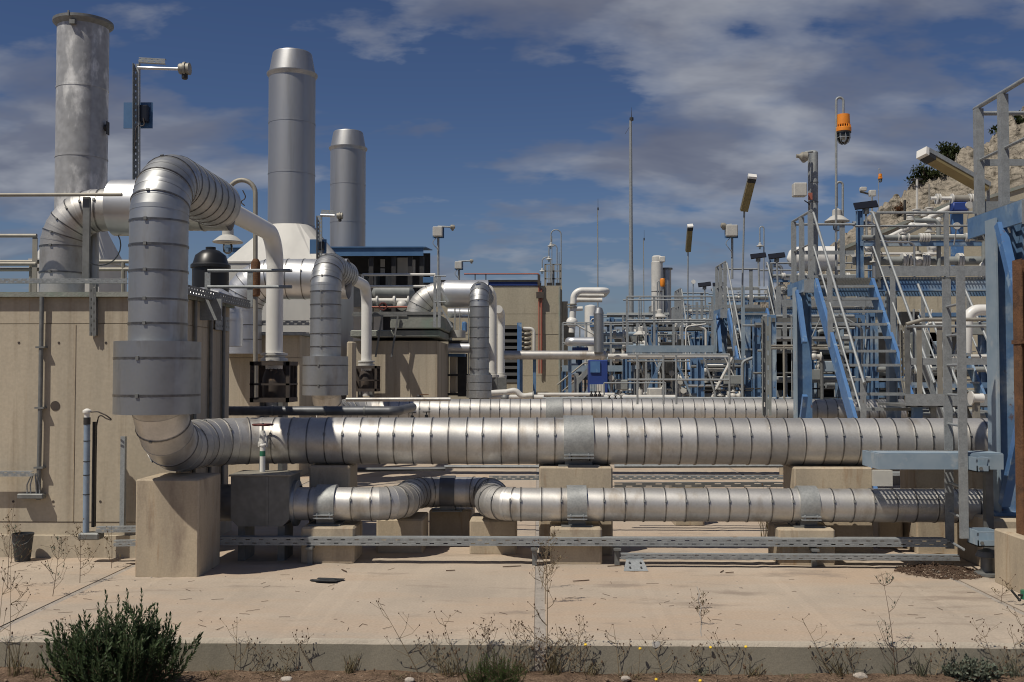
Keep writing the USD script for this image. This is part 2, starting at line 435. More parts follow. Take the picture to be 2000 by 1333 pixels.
M('rock', (.31, .275, .22), (.21, .185, .15), sc=.7, rough=.95, bump=1.0, bsc=2.2, c3=(.10, .09, .07), sc3=1.3, lo3=.53, hi3=.62, stretch3=(1, 1, 2.6), fine=.2, fsc=3, dist=.4, spec=.1)
M('twig', (.085, .055, .04), (.15, .105, .075), sc=30, rough=.9, spec=.1)
M('drystem', (.27, .21, .135), (.17, .13, .085), sc=25, rough=.9, spec=.1)
M('seed', (.10, .065, .045), (.17, .12, .08), sc=60, rough=.9, spec=.1)
M('bark', (.09, .065, .045), (.14, .10, .07), sc=20, rough=.95)


def leaf_mat(name, c, c2, sc=14, tr=.3, rough=.55):
    MAT[name] = usdkit.material(stage, '/World/Looks/' + name, {
        'g': ('geometry', {}), 'n': ('noise_texture', {'scale': sc, 'detail': 3.0}), 'r': ('rgb_ramp', {'ramp': [(.35, c), (.65, c2)]}),
        'p': ('principled_bsdf', {'roughness': rough, 'specular_ior_level': .35}), 't': ('translucent_bsdf', {}), 'm': ('mix_closure', {'fac': tr})},
        [('g.position', 'n.vector'), ('n.fac', 'r.fac'), ('r.color', 'p.base_color'), ('r.color', 't.color'), ('p.BSDF', 'm.closure1'), ('t.BSDF', 'm.closure2')], surface='m.closure')


leaf_mat('leaf_shrub', (.04, .066, .03), (.10, .145, .065), sc=9)
leaf_mat('leaf_bright', (.045, .085, .02), (.085, .13, .035))
leaf_mat('leaf_grey', (.10, .125, .09), (.20, .225, .17), rough=.7)
leaf_mat('leaf_red', (.16, .06, .035), (.10, .07, .03))
leaf_mat('leaf_tree', (.028, .042, .014), (.065, .08, .03), sc=1.5)
leaf_mat('grass_dry', (.20, .155, .085), (.11, .095, .05), sc=20)
leaf_mat('grass_grey', (.085, .10, .065), (.15, .15, .10), sc=20)
MAT['glass'] = usdkit.material(stage, '/World/Looks/glass', {'t': ('transparent_bsdf', {'color': (.75, .75, .72)}), 'gl': ('glossy_bsdf', {'roughness': .1, 'color': (.9, .9, .9)}),
                               'f': ('fresnel', {'IOR': 1.6}), 'm': ('mix_closure', {})}, [('f.fac', 'm.fac'), ('t.BSDF', 'm.closure1'), ('gl.BSDF', 'm.closure2')], surface='m.closure')

# ---------------------------------------------------------------- ground, slab, hill
def grid_mesh(xs, ys, zf):
    X, Y = np.meshgrid(xs, ys)
    Z = zf(X, Y)
    v = np.c_[X.ravel(), Y.ravel(), Z.ravel()]
    n, m = len(xs), len(ys)
    i, j = np.meshgrid(np.arange(m - 1), np.arange(n - 1), indexing='ij')
    a = i * n + j
    f = np.stack([a, a + 1, a + n + 1, a + n], -1).reshape(-1, 4)
    return v, f


SLAB_Y = 6.19
mb = MB()
mb.add([[-900, 40, -.22], [900, 40, -.22], [900, 1800, -.22], [-900, 1800, -.22]], [[0, 1, 2, 3]])
for x0, x1, y0, y1 in ((-900, -9, -300, 40), (9, 900, -300, 40), (-9, 9, -300, 3.5), (-9, 9, 6.6, 40)):
    mb.add([[x0, y0, -.22], [x1, y0, -.22], [x1, y1, -.22], [x0, y1, -.22]], [[0, 1, 2, 3]])


def soil_z(X, Y):
    p = np.stack([X * 2.2, Y * 2.2, X * 0], -1)
    return -.205 + .05 * (meshkit.fbm(p, 4, 3) - .5) + .022 * (meshkit.fbm(p * 6, 3, 9) - .5) + .02 * np.clip((Y - 5.95) / .25, 0, 1)


mb.add(*grid_mesh(np.linspace(-9, 9, 420), np.linspace(3.5, 6.6, 80), soil_z))
struct('ground', mb, 'soil')

slab = struct('concrete_slab', MB().box((-40, 6.3, -.2), (26, 75, -.03)), 'joint')
PANELS = [(-14, -3.405), (-3.345, -.022), (.05, 3.215), (3.265, 12)]
for k, (x0, x1) in enumerate(PANELS):
    b = MB()
    c = .028
    prof = [(SLAB_Y, -.26), (SLAB_Y, -c), (SLAB_Y + .012, -.008), (SLAB_Y + c, 0.0)]
    # top and chamfer in short lengths so that the arris wanders a little
    rg = random.Random(50 + k)
    n = max(2, int((x1 - x0) / .06))
    xs = np.linspace(x0, x1, n + 1)
    dev = [rg.gauss(0, .0022) + (.012 * max(0, rg.random() - .93) / .07) for _ in xs]
    rows = []
    for (y, z), sc in zip(prof, (0, .4, 1, .6)):
        rows.append([(x, y + d * sc, z - d * sc * .8) for x, d in zip(xs, dev)])
    rows.append([(x, 60.0, 0.0) for x in xs])
    v = np.array(rows).reshape(-1, 3); N = n + 1
    def quads(r0, r1):
        return [[r * N + j, r * N + j + 1, (r + 1) * N + j + 1, (r + 1) * N + j] for r in range(r0, r1) for j in range(n)]
    top = MB().add(v, quads(3, 4))
    for xe in (x0, x1):
        top.add([(xe, SLAB_Y + c, 0), (xe, 60, 0), (xe, 60, -.05), (xe, SLAB_Y + c, -.05)], [[0, 1, 2, 3]])
    name = numbered(slab, 'slab_panel')
    m = emit(slab + '/' + name, top, 'slab', np.zeros(3), False)
    name = numbered(slab, 'slab_edge')
    face = MB().add(v, quads(0, 1))
    for xe in (x0, x1):
        face.add([(xe, SLAB_Y, -.26), (xe, SLAB_Y, -c), (xe, SLAB_Y + c, -.001), (xe, SLAB_Y + .5, -.001), (xe, SLAB_Y + .5, -.26)], [[0, 1, 2], [0, 2, 4], [2, 3, 4]])
    emit(slab + '/' + name, face, 'slab_edge', np.zeros(3), False)
    emit(slab + '/' + numbered(slab, 'worn_arris'), MB().add(v, quads(1, 3)), 'slab_arris', np.zeros(3), 30)
for x0, x1 in ((-3.405, -3.345), (-.022, .05), (3.215, 3.265)):
    emit(slab + '/' + numbered(slab, 'joint_filler'), MB().box((x0 - .002, SLAB_Y + .004, -.25), (x1 + .002, 60, -.006)), 'joint', np.zeros(3), False)


def hill_z(X, Y):
    e = X - 14.2 * np.clip(Y / 56, .8, 1.3)
    base = 8.3 * np.clip(e / 1.5, 0, 1) ** .8 + .68 * np.clip(e - 1.5, 0, 14) + .25 * np.clip(e - 15.5, 0, 60)
    p = np.stack([X * .22, Y * .22, X * 0], -1)
    q = np.stack([X * .9, Y * .9, X * 0 + 5], -1)
    rough = 2.6 * (meshkit.fbm(p, 4, 21) - .5) + 1.5 * np.abs(meshkit.fbm(q, 4, 5) - .5) - .3
    strata = base * .55 + X * .12 + 1.6 * meshkit.fbm(q * .5, 3, 8)
    rough = rough + .55 * (np.abs((strata % 1.0) - .5) * 2 - .5) + .9 * (meshkit.fbm(q * 3.1, 4, 13) - .5)
    ramp = np.clip((Y - 44) / 12, 0, 1)
    back = np.clip((140 - Y) / 40, 0, 1)
    return (base + rough * np.clip(e * .7, 0, 1)) * ramp ** .7 * back - .3


struct('hill', MB().add(*grid_mesh(np.r_[np.linspace(10, 34, 330), np.linspace(34.5, 110, 60)], np.r_[np.linspace(42, 66, 210), np.linspace(66.6, 140, 50)], hill_z)), 'rock', smooth=24)


def bush_cloud(name, label, c, r, n, rng, mat='leaf_tree', leaf=.22, scale=(1, 1, .7), group=None):
    th = Thing(name, label, 'bush', c, group)
    b, tr = MB(), MB()
    cl = []
    for k in range(26):
        d = nrm([rng.gauss(0, 1), rng.gauss(0, 1), rng.gauss(0, 1)]) * r * rng.uniform(.25, .95)
        cl.append((np.array(c) + d * np.array(scale) + [0, 0, r * .5], r * rng.uniform(.2, .42)))
    for k in range(n):
        cc, cr = rng.choice(cl)
        p = cc + nrm([rng.gauss(0, 1), rng.gauss(0, 1), rng.gauss(0, 1)]) * cr * rng.uniform(.5, 1.05)
        a = nrm([rng.gauss(0, 1), rng.gauss(0, 1), rng.gauss(0, 1)]); q = side_of(a)
        l = leaf * rng.uniform(.6, 1.4)
        b.add([p, p + a * l * .5 + q * l * .25, p + a * l, p + a * l * .5 - q * l * .25], [[0, 1, 2, 3]])
    for cc, cr in cl[::3]:
        tr.tube([np.array(c) - [0, 0, .3], (np.array(c) + cc) / 2 + [0, 0, -.1], cc], [.12, .07, .03], 5)
    th.part('crown', b, mat, smooth=False)
    th.part('trunk', tr, 'bark')
    return th


rng = random.Random(4)
def hill_pt(px, Y, dz=0):
    x = A(px, 500, Y)[0]
    return np.array([x, Y, float(hill_z(np.array([x]), np.array([Y]))[0]) + dz])

# ---------------------------------------------------------------- insulated pipes
def stations(pts, R, sec, gores, rng, jitter=.06):
    pts = [np.asarray(p, float) for p in pts]
    out = []
    cur = pts[0]
    for i in range(1, len(pts)):
        d = nrm(pts[i] - pts[i - 1])
        corner = i < len(pts) - 1
        if corner:
            d2 = nrm(pts[i + 1] - pts[i])
            th = math.acos(max(-1, min(1, float(d @ d2))))
            T = R * math.tan(th / 2)
            end = pts[i] - d * T
        else:
            end = pts[i]
        L = np.linalg.norm(end - cur)
        if L > .02:
            n = max(1, round(L / sec))
            for k in range(n):
                j = rng.uniform(-jitter, jitter) * L / n if 0 < k else 0
                out.append((cur + d * (L * k / n + j), d, 's'))
        if corner:
            ctr = end + nrm(d2 - d * (d2 @ d)) * R
            e0 = end - ctr; e1 = d * R
            for k in range(gores):
                a = th * k / gores
                out.append((ctr + e0 * math.cos(a) + e1 * math.sin(a), nrm(-e0 * math.sin(a) + e1 * math.cos(a)), 'e'))
            cur = pts[i] + d2 * T
        else:
            out.append((end, d, 'x'))
    return out


def band_mb(p, t, a, r, w=.02, buckle=None):
    b = np.cross(t, a)
    ang = np.arange(28) * 2 * PI / 28
    dr = np.cos(ang)[:, None] * a + np.sin(ang)[:, None] * b
    m = MB().rings([p + t * z + dr * rr for z, rr in ((-w / 2, r - .004), (-w / 2, r + .003), (w / 2, r + .003), (w / 2, r - .004))], caps=False)
    if buckle is not None:
        d = nrm(buckle - t * (buckle @ t))
        return m, MB().obox(p + d * (r + .006), [t, np.cross(d, t), d], (w * .8, .012, .005))
    return m, None


def add_band(th, parent, *a):
    m, b = band_mb(*a)
    q = th.part('band', m, 'band', parent=parent, smooth=40)
    if b is not None:
        th.part('buckle', b, 'galv_dark', parent=q, smooth=False)


def clad_pipe(th, pts, r, R=.5, sec=.16, gores=8, mat='cladding', seed=0, band_every=1, elbow_band=True, n=32, bw=.02, cap=False, parent=None, bands=True):
    rng = random.Random(seed)
    st = stations(pts, R, sec, gores, rng)
    a = side_of(st[0][1])
    frames = []
    for p, t, k in st:
        a = nrm(a - t * (a @ t)); frames.append(a)
    ang = np.arange(n) * 2 * PI / n
    for i in range(len(st) - 1):
        (p, t, k), (p2, t2, _) = st[i], st[i + 1]
        def ring(f, rr):
            res = []
            P = p + (p2 - p) * f
            for (pp, tt, aa) in ((p, t, frames[i]), (p2, t2, frames[i + 1])):
                b = np.cross(tt, aa)
                res.append(pp + rr * (np.cos(ang)[:, None] * aa + np.sin(ang)[:, None] * b))
            return res[0] * (1 - f) + res[1] * f
        lip = min(.025 / (np.linalg.norm(p2 - p) + 1e-6), .3)
        m = MB().rings([ring(0, r - .008), ring(0, r + .0022), ring(lip, r + .0022), ring(lip + .001, r), ring(1.0, r)], caps=False)
        th.part('elbow_gore' if k == 'e' else 'cladding_section', m, mat, parent=parent, smooth=40)
        if bands and i > 0 and ((k == 's' and i % band_every == 0) or (k == 'e' and elbow_band and i % 2 == 0)):
            bk = nrm(np.array([-.1, -1, .35])) if rng.random() < .8 else None
            add_band(th, parent, p + t * .012, t, frames[i], r + .003, bw if k == 's' else bw * .8, bk)
    for q in ((0, -1) if cap else ()):
        p, t, k = st[q]
        b = np.cross(t, frames[q])
        ring = lambda rr: p + rr * (np.cos(ang)[:, None] * frames[q] + np.sin(ang)[:, None] * b)
        th.part('end_cap', MB().rings([ring(r + .002), ring(.01)], caps=False), mat, parent=parent, smooth=False)
    return st


def shroud(th, x0, x1, y, z, r, foot_z, mat='shroud', warm=False):
    """A flat sheet wrapped round a pipe along x at a support, with its flange and foot."""
    n = 14
    a0, a1 = math.radians(-28), math.radians(208)
    def arc(x, rr):
        return np.array([[x, y - rr * math.cos(t), z + rr * math.sin(t)] for t in np.linspace(a0, a1, n)])
    rows = [arc(x0, r - .004), arc(x0, r + .024), arc(x1, r + .024), arc(x1, r - .004)]
    v = np.vstack(rows)
    f = [[i * n + j, i * n + j + 1, (i + 1) * n + j + 1, (i + 1) * n + j] for i in range(3) for j in range(n - 1)]
    th.part('support_shroud', MB().add(v, f), mat, smooth=40)
    zf = z + (r + .024) * math.sin(a0); yf = y - (r + .024) * math.cos(a0)
    fl = MB().box((x0, yf - .035, zf - .004), (x1, yf + .012, zf + .004)).box((x0, yf - .035, zf - .03), (x1, yf - .0, zf - .02))
    for x in (x0 + .18 * (x1 - x0), x0 + .82 * (x1 - x0)):
        fl.cyl((x, yf - .018, zf - .035), (x, yf - .018, zf + .016), .008, n=6)
    th.part('clamp_flange', fl, 'galv', smooth=False)
    th.part('support_foot', MB().box((x0 + .01, y - r * .62, foot_z + .012), (x1 - .01, y + r * .62, z - r * .6)).box((x0 - .05, y - r * .9, foot_z), (x1 + .05, y + r * .9, foot_z + .012)), 'galv_dark', smooth=False)


RX, RY, RZ, BZ, BY = -2.975, 7.95, 3.17, .99, 9.30
RR, BR = .222, .2093
p1 = Thing('insulated_pipeline', 'largest silver insulated pipeline, rising at the left pedestal and running across the foreground', 'pipeline', (RX, RY, 0), 'silver insulated pipelines with risers')
clad_pipe(p1, [(RX, 9.40, RZ), (RX, RY, RZ), (RX, RY, BZ + .6)], RR, R=.37, sec=.19, gores=8, mat='cladding_grey', seed=3, bw=.015)
clad_pipe(p1, [(RX, RY, BZ + .6), (RX, RY, BZ), (RX, BY, BZ), (6.0, BY, BZ)], BR, R=.58, sec=.158, gores=7, mat='cladding', seed=5, bw=.0115)
# thick collar round the riser
cz0, cz1, cr = 1.287, 1.848, .326
clad = lambda rows: MB().rings([np.array([[RX + r * math.cos(t), RY + r * math.sin(t), z] for t in np.arange(44) * 2 * PI / 44]) for r, z in rows], caps=False)
p1.part('insulation_collar', clad([(RR - .02, cz0), (cr, cz0), (cr, cz1), (RR - .02, cz1)]), 'cladding_grey', smooth=30)
for z in (cz0 + .145, cz0 + .43):
    add_band(p1, None, np.array([RX, RY, z]), np.array([0, 0, 1.]), np.array([1., 0, 0]), cr, .018, np.array([-.1, -1, 0.]))
# bare white pipe coming down behind, flange and rusty box
wx, wy = RX, 11.5
p1.part('end_cap', MB().lathe((RX, 9.40, RZ), (0, 1, 0), [(RR, 0), (.09, .01)], 32, False), 'cladding_grey', smooth=False)
p1.part('bare_pipe', MB().tube(fillet([(RX, 9.3, RZ), (wx, wy, RZ), (wx, wy, 1.2)], .34, 10), .095, 24), 'white_clean', label='bare white painted pipe')
p1.part('flange', MB().lathe((wx, wy, 1.74), (0, 0, 1), [(.11, 0), (.15, .0), (.15, .035), (.12, .04), (.12, .06), (.15, .065), (.15, .09), (.10, .095)], 24), 'white', smooth=30)
bx = MB()
for dx in (-1, 1):
    for dy in (-1, 1):
        bx.box((wx + dx * .20 - .02, wy + dy * .17 - .02, 1.28), (wx + dx * .20 + .02, wy + dy * .17 + .02, 1.735))
for z0, z1 in ((1.28, 1.33), (1.69, 1.735), (1.47, 1.49)):
    bx.box((wx - .225, wy - .19, z0), (wx + .225, wy - .165, z1)).box((wx - .225, wy + .165, z0), (wx + .225, wy + .19, z1))
    bx.box((wx - .225, wy - .165, z0), (wx - .2, wy + .165, z1)).box((wx + .2, wy - .165, z0), (wx + .225, wy + .165, z1))
bx.box((wx - .19, wy + .10, 1.33), (wx + .19, wy + .12, 1.69))
p1.part('support_box', bx, 'rust_box', smooth=False)
p1.part('valve_body', MB().lathe((wx, wy, 1.25), (0, 0, 1), [(.08, 0), (.13, .1), (.13, .3), (.09, .42)], 14), 'rust_box')
p1.part('stand', MB().box((wx - .13, wy - .12, 0), (wx - .08, wy + .12, 1.28)).box((wx + .08, wy - .12, 0), (wx + .13, wy + .12, 1.28)).box((wx - .13, wy - .1, .6), (wx + .13, wy + .1, .66)), 'galv_dark', smooth=False)
shroud(p1, .233, .497, BY, BZ, BR, .776)
p2 = p1.copy('second silver insulated pipeline, running just behind the largest one', (-.105, 6.85, 0))

# riser of the smaller unit, with two white pipes
px3, py3 = A(936, 700, 18.7)[0], 18.7
p3 = Thing('small_insulated_riser', 'slim silver riser with close bands left of the tall concrete building', 'pipe', (px3, py3, 0))
clad_pipe(p3, [(px3, py3 + 2.0, 3.13), (px3, py3, 3.13), (px3, py3, .2)], .178, R=.30, sec=.19, gores=6, mat='cladding_grey', seed=8, bw=.012)
r3 = lambda rows: MB().rings([np.array([[px3 + r * math.cos(t), py3 + r * math.sin(t), z] for t in np.arange(30) * 2 * PI / 30]) for r, z in rows], caps=False)
for z0, z1 in ((1.16, 1.29), (1.30, 1.43), (1.44, 1.575)):
    p3.part('insulation_collar', r3([(.1, z0), (.235, z0), (.235, z1), (.1, z1)]), 'cladding_grey', smooth=30)
for k, (px, Y, pt, pb, r) in enumerate(((961, 21.4, 572, 728, .098), (979, 23.2, 606, 729, .085))):
    q = A(px, 700, Y); zt, zb = A(px, pt + 7, Y)[2], A(px, pb, Y)[2]
    th = Thing('white_downpipe', ('taller bare white downpipe just right of the slim silver riser', 'shorter bare white downpipe, second to the right of the slim silver riser')[k], 'pipe', (q[0], Y, 0))
    th.part('pipe', MB().tube(fillet([(q[0], Y - 1.6, zt), (q[0], Y, zt), (q[0], Y, zb)], .26, 8), r, 20), 'white_clean')
    th.part('flange', MB().lathe((q[0], Y, zb - .1), (0, 0, 1), [(r, 0), (r * 1.5, 0), (r * 1.5, .05), (r * 1.1, .055), (r * 1.1, .1)], 18), 'white')
    th.part('stand', MB().box((q[0] - .12, Y - .12, 0), (q[0] + .12, Y + .12, zb - .1)), 'galv_dark')

# lower pipe with its expansion loop
LY, LZ, LR, LB = 8.85, .476, .1415, 9.75
lp = Thing('insulated_pipe', 'lower silver insulated pipe with a dark loop stepping back under the big one', 'pipe', (2, LY, 0))
xl = A(784, 985, LY)[0]; xr = A(940, 985, LY)[0]
clad_pipe(lp, [(A(566, 985, LY)[0], LY, LZ), (xl, LY, LZ), (xl, LB, LZ), (xr + .07, LB, LZ), (xr + .07, LY, LZ), (6.0, LY, LZ)], LR, R=.26, sec=.175, gores=7, mat='cladding', seed=11, bw=.010)
for a, b in ((1107, 1145), (1556, 1593)):
    shroud(lp, A(a, 985, LY)[0], A(b, 985, LY)[0], LY, LZ, LR, .302)
shroud(lp, A(620, 985, LY)[0], A(658, 985, LY)[0], LY, LZ, LR, .302)
xm = A(875, 955, LB)[0]
lp.part('support_shroud', MB().lathe((xm - .07, LB, LZ), (1, 0, 0), [(LR, 0), (LR + .014, 0), (LR + .014, .14), (LR, .14)], 24, False), 'dark_pipe')
lp.part('support_foot', MB().box((xm - .07, LB - .09, .31), (xm + .07, LB + .09, LZ - .08)).box((xm - .14, LB - .12, .302), (xm + .14, LB + .12, .314)), 'galv_dark')

# boxed valve on the lower pipe
vx0, vx1 = A(452, 985, 8.72)[0], A(566, 985, 8.72)[0]
vb = Thing('boxed_valve', 'boxed grey metal valve with dark red handwheel on the left end of the lower pipe', 'valve', ((vx0 + vx1) / 2, 8.95, 0))
c = .06
oct_ = [(vx0, .30 + c), (vx0, .735 - c * .2), (vx1, .735 - c * .2), (vx1, .30 + c), (vx1 - c, .30), (vx0 + c, .30)]
vb.part('casing', MB().prism(oct_, 8.70, 9.10), 'galv_dark', smooth=False)
vb.part('casing_lid', MB().box((vx0 - .015, 8.685, .726), (vx1 + .015, 9.115, .738)), 'galv_warm', smooth=False)
xm2 = vx0 + .6 * (vx1 - vx0)
vb.part('seam_strip', MB().box((xm2, 8.692, .32), (xm2 + .022, 8.70, .72)), 'galv_dark', smooth=False)
vb.part('side_cone', MB().lathe((vx1, 8.9, LZ), (1, 0, 0), [(.2, 0), (.2, .03), (LR + .01, .05)], 24, False), 'cladding_grey')
vb.part('side_cone', MB().lathe((vx0 - .22, 8.9, LZ), (1, 0, 0), [(.12, -.08), (.16, 0), (.16, .22)], 24), 'dark_pipe')
st = A(513, 870, 8.97)
vb.part('support_leg', MB().box((vx0 + .05, 8.75, 0), (vx0 + .11, 9.05, .3)), 'galv_dark', smooth=False)
vb.part('support_leg', MB().box((vx1 - .11, 8.75, 0), (vx1 - .05, 9.05, .3)), 'galv_dark', smooth=False)
hv = vb
sx, sy = st[0], 8.97
hv.part('stem_tube', MB().lathe((sx, sy, .738), (0, 0, 1), [(.022, 0), (.024, .01), (.024, .22), (.03, .225), (.03, .235), (.022, .24), (.02, .36)], 14), 'white_clean')
hv.part('label_tape', MB().lathe((sx, sy, .875), (0, 0, 1), [(.0248, 0), (.0248, .045)], 14, False), 'green')
yk = MB().box((sx - .035, sy - .02, .975), (sx + .035, sy + .02, .99)).box((sx - .02, sy - .016, 1.06), (sx + .02, sy + .016, 1.075))
yk.tube([(sx - .03, sy, .98), (sx - .024, sy, 1.03), (sx - .014, sy, 1.07)], .007, 6).tube([(sx + .03, sy, .98), (sx + .03, sy, 1.03), (sx + .014, sy, 1.09)], .008, 6)
for dx in (-.035, .035):
    yk.cyl((sx + dx, sy, .955), (sx + dx, sy, 1.0), .007, n=6)
hv.part('yoke', yk, 'white_clean')
hv.part('spindle', MB().cyl((sx, sy, 1.05), (sx, sy, 1.165), .009, n=8), 'galv_dark')
hw = MB().torus((sx, sy, 1.15), (0, 0, 1), .085, .0085, 28, 8)
for k in range(4):
    hw.tube([(sx, sy, 1.152), (sx + .085 * math.cos(k * PI / 2 + .4), sy + .085 * math.sin(k * PI / 2 + .4), 1.15)], .006, 6)
hv.part('handwheel', hw, 'wheel_red')

# ---------------------------------------------------------------- pedestals
PG = 'concrete pedestals under the pipes'
def pedestal(px0, px1, Y, top, depth, label, bottom=-.0, name='concrete_pedestal', bev=.014):
    x0, x1 = A(px0, 1000, Y)[0], A(px1, 1000, Y)[0]
    return solo(name, MB().bevel_box((x0, Y, bottom - .01), (x1, Y + depth, top), bev), 'block_concrete', label, 'pedestal', ((x0 + x1) / 2, Y, 0), smooth=False)

pedestal(264.5, 388, 8.04, .764, .56, 'tall square concrete pedestal under the left bend of the big pipe', bev=.01)
pedestal(588, 692, 8.66, .302, .42, 'low concrete pedestal under the lower pipe right of the valve casing')
pedestal(735, 826, 9.16, .30, .5, 'concrete block behind the lower pipe under the left side of its loop')
pedestal(838, 922, 9.78, .302, .45, 'concrete block under the dark rear run of the lower pipe')
pedestal(917, 1008, 9.12, .30, .5, 'concrete block under the right bend of the lower pipe loop')
pedestal(1075, 1176, 8.66, .302, .42, 'low concrete pedestal under the lower pipe at the slab joint')
pedestal(1521, 1631, 8.66, .302, .42, 'low concrete pedestal under the lower pipe at its rust stained clamp')
pedestal(1715, 1764, 9.5, .36, .5, 'small pale concrete block behind the lower pipe below the step platform')
pedestal(603, 683, 9.13, .776, .4, 'concrete pedestal carrying the big pipe behind the valve casing')
pedestal(1053, 1197, 9.09, .776, .42, 'wide chipped concrete pedestal carrying the big pipe at its grey sheet clamp')
pedestal(1552, 1706, 9.09, .776, .42, 'shaded concrete pedestal carrying the big pipe left of the step platform')
pedestal(1790, 1935, 9.25, .776, .42, 'concrete pedestal behind the step platform in the shade of its grating')
pedestal(1318, 1376, 10.9, .42, .5, 'small dark concrete stub on the slab behind the lower pipe')

# ---------------------------------------------------------------- concrete enclosures on the left
def tray(name, p0, p1, w, up, label, depth=.04, pitch=.075, mat='galv', cat='cable tray', extra=None, group=None):
    th = Thing(name, label, cat, (np.asarray(p0) + np.asarray(p1)) / 2, group)
    th.part('slotted_channel', MB().perf(p0, p1, w, up, depth, pitch), mat, smooth=False)
    if extra is not None:
        th.part('bracket', extra, mat, smooth=False)
    return th

E1x, E1y = -3.16, 8.9
e1 = Thing('concrete_enclosure', 'tan concrete enclosure with conduits filling the left edge behind the big riser', 'concrete enclosure', (-5.5, E1y, 0))
e1.part('plinth', MB().box((-9, E1y - .045, 0), (E1x + .03, 10.45, .19)), 'wall_concrete', smooth=False)
e1.part('wall_lift', MB().box((-9, E1y + .006, .19), (E1x, 10.42, .30)), 'wall_concrete', smooth=False)
e1.part('wall_lift', MB().box((-9, E1y, .306), (E1x, 10.42, 2.035)), 'wall_concrete', smooth=False)
e1.part('wall_lift', MB().box((-9, E1y + .003, 2.041), (E1x, 10.42, 2.27)), 'wall_concrete', smooth=False)
e1.part('wall_core', MB().box((-9, E1y + .02, .19), (E1x - .01, 10.4, 2.26)), 'block_concrete', smooth=False)
e1.part('roof_edge', MB().box((-9, E1y - .05, 2.272), (E1x + .04, 10.46, 2.315)), 'cap_concrete', smooth=False)
for px in (147,):
    x = A(px, 700, E1y)[0]
    e1.part('form_joint', MB().box((x - .004, E1y - .005, .31), (x + .004, E1y, 2.03)), 'block_concrete', smooth=False)
for px in (30, 108, 200, 318):
    for py in (670, 980):
        q = A(px + (7 if py < 700 else -4), py, E1y)
        e1.part('tie_hole', MB().cyl(q + [0, .01, 0], q - [0, .003, 0], .011, n=10), 'rust_box', smooth=False)
q = A(108, 793, E1y)
e1.part('wall_plug', MB().cyl(q + [0, .01, 0], q - [0, .004, 0], .042, n=20), 'rust_box', smooth=False)
for k, (pa, pb) in enumerate(((9.9, 2.25), (9.25, 2.2))):
    pass
xc = A(80, 700, 8.86)[0]
cd = Thing('conduit', 'thin grey conduit running down the tan wall at far left', 'conduit', (xc, 8.86, 0))
cd.part('pipe', MB().tube([(xc, 8.86, 2.27), (xc, 8.86, 1.2), (xc - .005, 8.86, .5)], .019, 10), 'galv_dark')
for z in (1.83, .78, 1.3):
    cd.part('clip', MB().box((xc - .04, 8.835, z - .008), (xc + .04, 8.9, z + .008)), 'galv_dark', smooth=False)
jb = A(60, 970, 8.84)
th = Thing('junction_box', 'small wall junction box with grey cables at the foot of the conduit', 'junction box', jb)
th.part('box', MB().bevel_box(jb - [.11, .03, .02], jb + [.12, .04, .025], .008), 'galv_dark', smooth=False)
for dx in (-.03, .0, .05, .08):
    th.part('cable', MB().tube(fillet([jb + [dx, 0, 0], jb + [dx, -.01, .1], jb + [dx * .3 + .02, -.0, .2]], .05), .006, 6), 'galv')
tray('cable_tray', A(-60, 926, 8.78), A(62, 926, 8.78), .045, (0, 0, 1), 'short slotted tray on the tan wall at the left picture edge', mat='galv')
tray('slotted_strut', A(181, 556, 8.85), A(181, 656, 8.85), .058, (1, 0, 0), 'short slotted steel strut hanging on the upper tan wall', mat='galv_dark', cat='strut')
tray('cable_tray', A(-80, 549, 8.95), A(248, 549, 8.95), .042, (0, 0, 1), 'slotted tray along the roof edge of the tan enclosure', mat='galv')
# channel and clutter along the right side of the enclosure roof
th = tray('cable_tray', (E1x + .12, 8.75, 2.33), (E1x + .12, 10.75, 2.33), .085, (0, 0, 1), 'dark channel sticking out along the right side of the tan enclosure roof', mat='galv_dark')
th.part('bracket', MB().perf((E1x + .02, 9.9, 2.1), (E1x + .02, 10.35, 2.1), .14, (0, 0, 1), .03, .06), 'galv', smooth=False)
th.part('bracket', MB().box((E1x, 9.5, 2.1), (E1x + .2, 9.53, 2.3)), 'galv', smooth=False)
for k, y in enumerate((9.3, 9.75, 10.15)):
    solo('conduit', MB().tube([(E1x + .025, y, 2.3), (E1x + .025, y, .2)], .018, 8), 'galv_dark', ('nearest dark conduit on the shaded side of the tan enclosure', 'middle dark conduit on the shaded side of the tan enclosure', 'rearmost dark conduit on the shaded side of the tan enclosure')[k], 'conduit')

# standing pipe with white cap, strut and trays near the pedestal
b0, b1 = A(168, 1040, 8.62), A(170, 818, 8.62)
th = Thing('standpipe', 'blue grey plastic standpipe with white cap and loose cable left of the pedestal', 'standpipe', b0)
th.part('pipe', MB().tube([b0, b1], .026, 12), 'pvc_blue')
for f in (.33, .5, .62, .8):
    th.part('joint', MB().cyl(b0 + (b1 - b0) * f, b0 + (b1 - b0) * f + [0, 0, .006], .0285, n=12), 'dark')
th.part('dark_sleeve', MB().cyl(b1 - [0, 0, .05], b1 + [0, 0, .01], .029, n=12), 'dark')
th.part('cap', MB().lathe(b1 + [0, 0, .01], (0, 0, 1), [(.022, 0), (.022, .04), (.036, .042), (.036, .06), (.01, .075)], 12), 'white_clean')
cw = [b1 + [.02, 0, .055], b1 + [.10, -.02, .06], b1 + [.17, -.02, .03], b1 + [.23, 0, -.02], b1 + [.15, .03, .0], b1 + [.09, .03, .04], b1 + [.07, .03, -.06]]
th.part('cable', MB().tube(fillet(cw, .04), .006, 6), 'cable')
th.part('base', MB().bevel_box(b0 - [.05, .05, .06], b0 + [.13, .07, .0], .012), 'galv_dark', smooth=False)
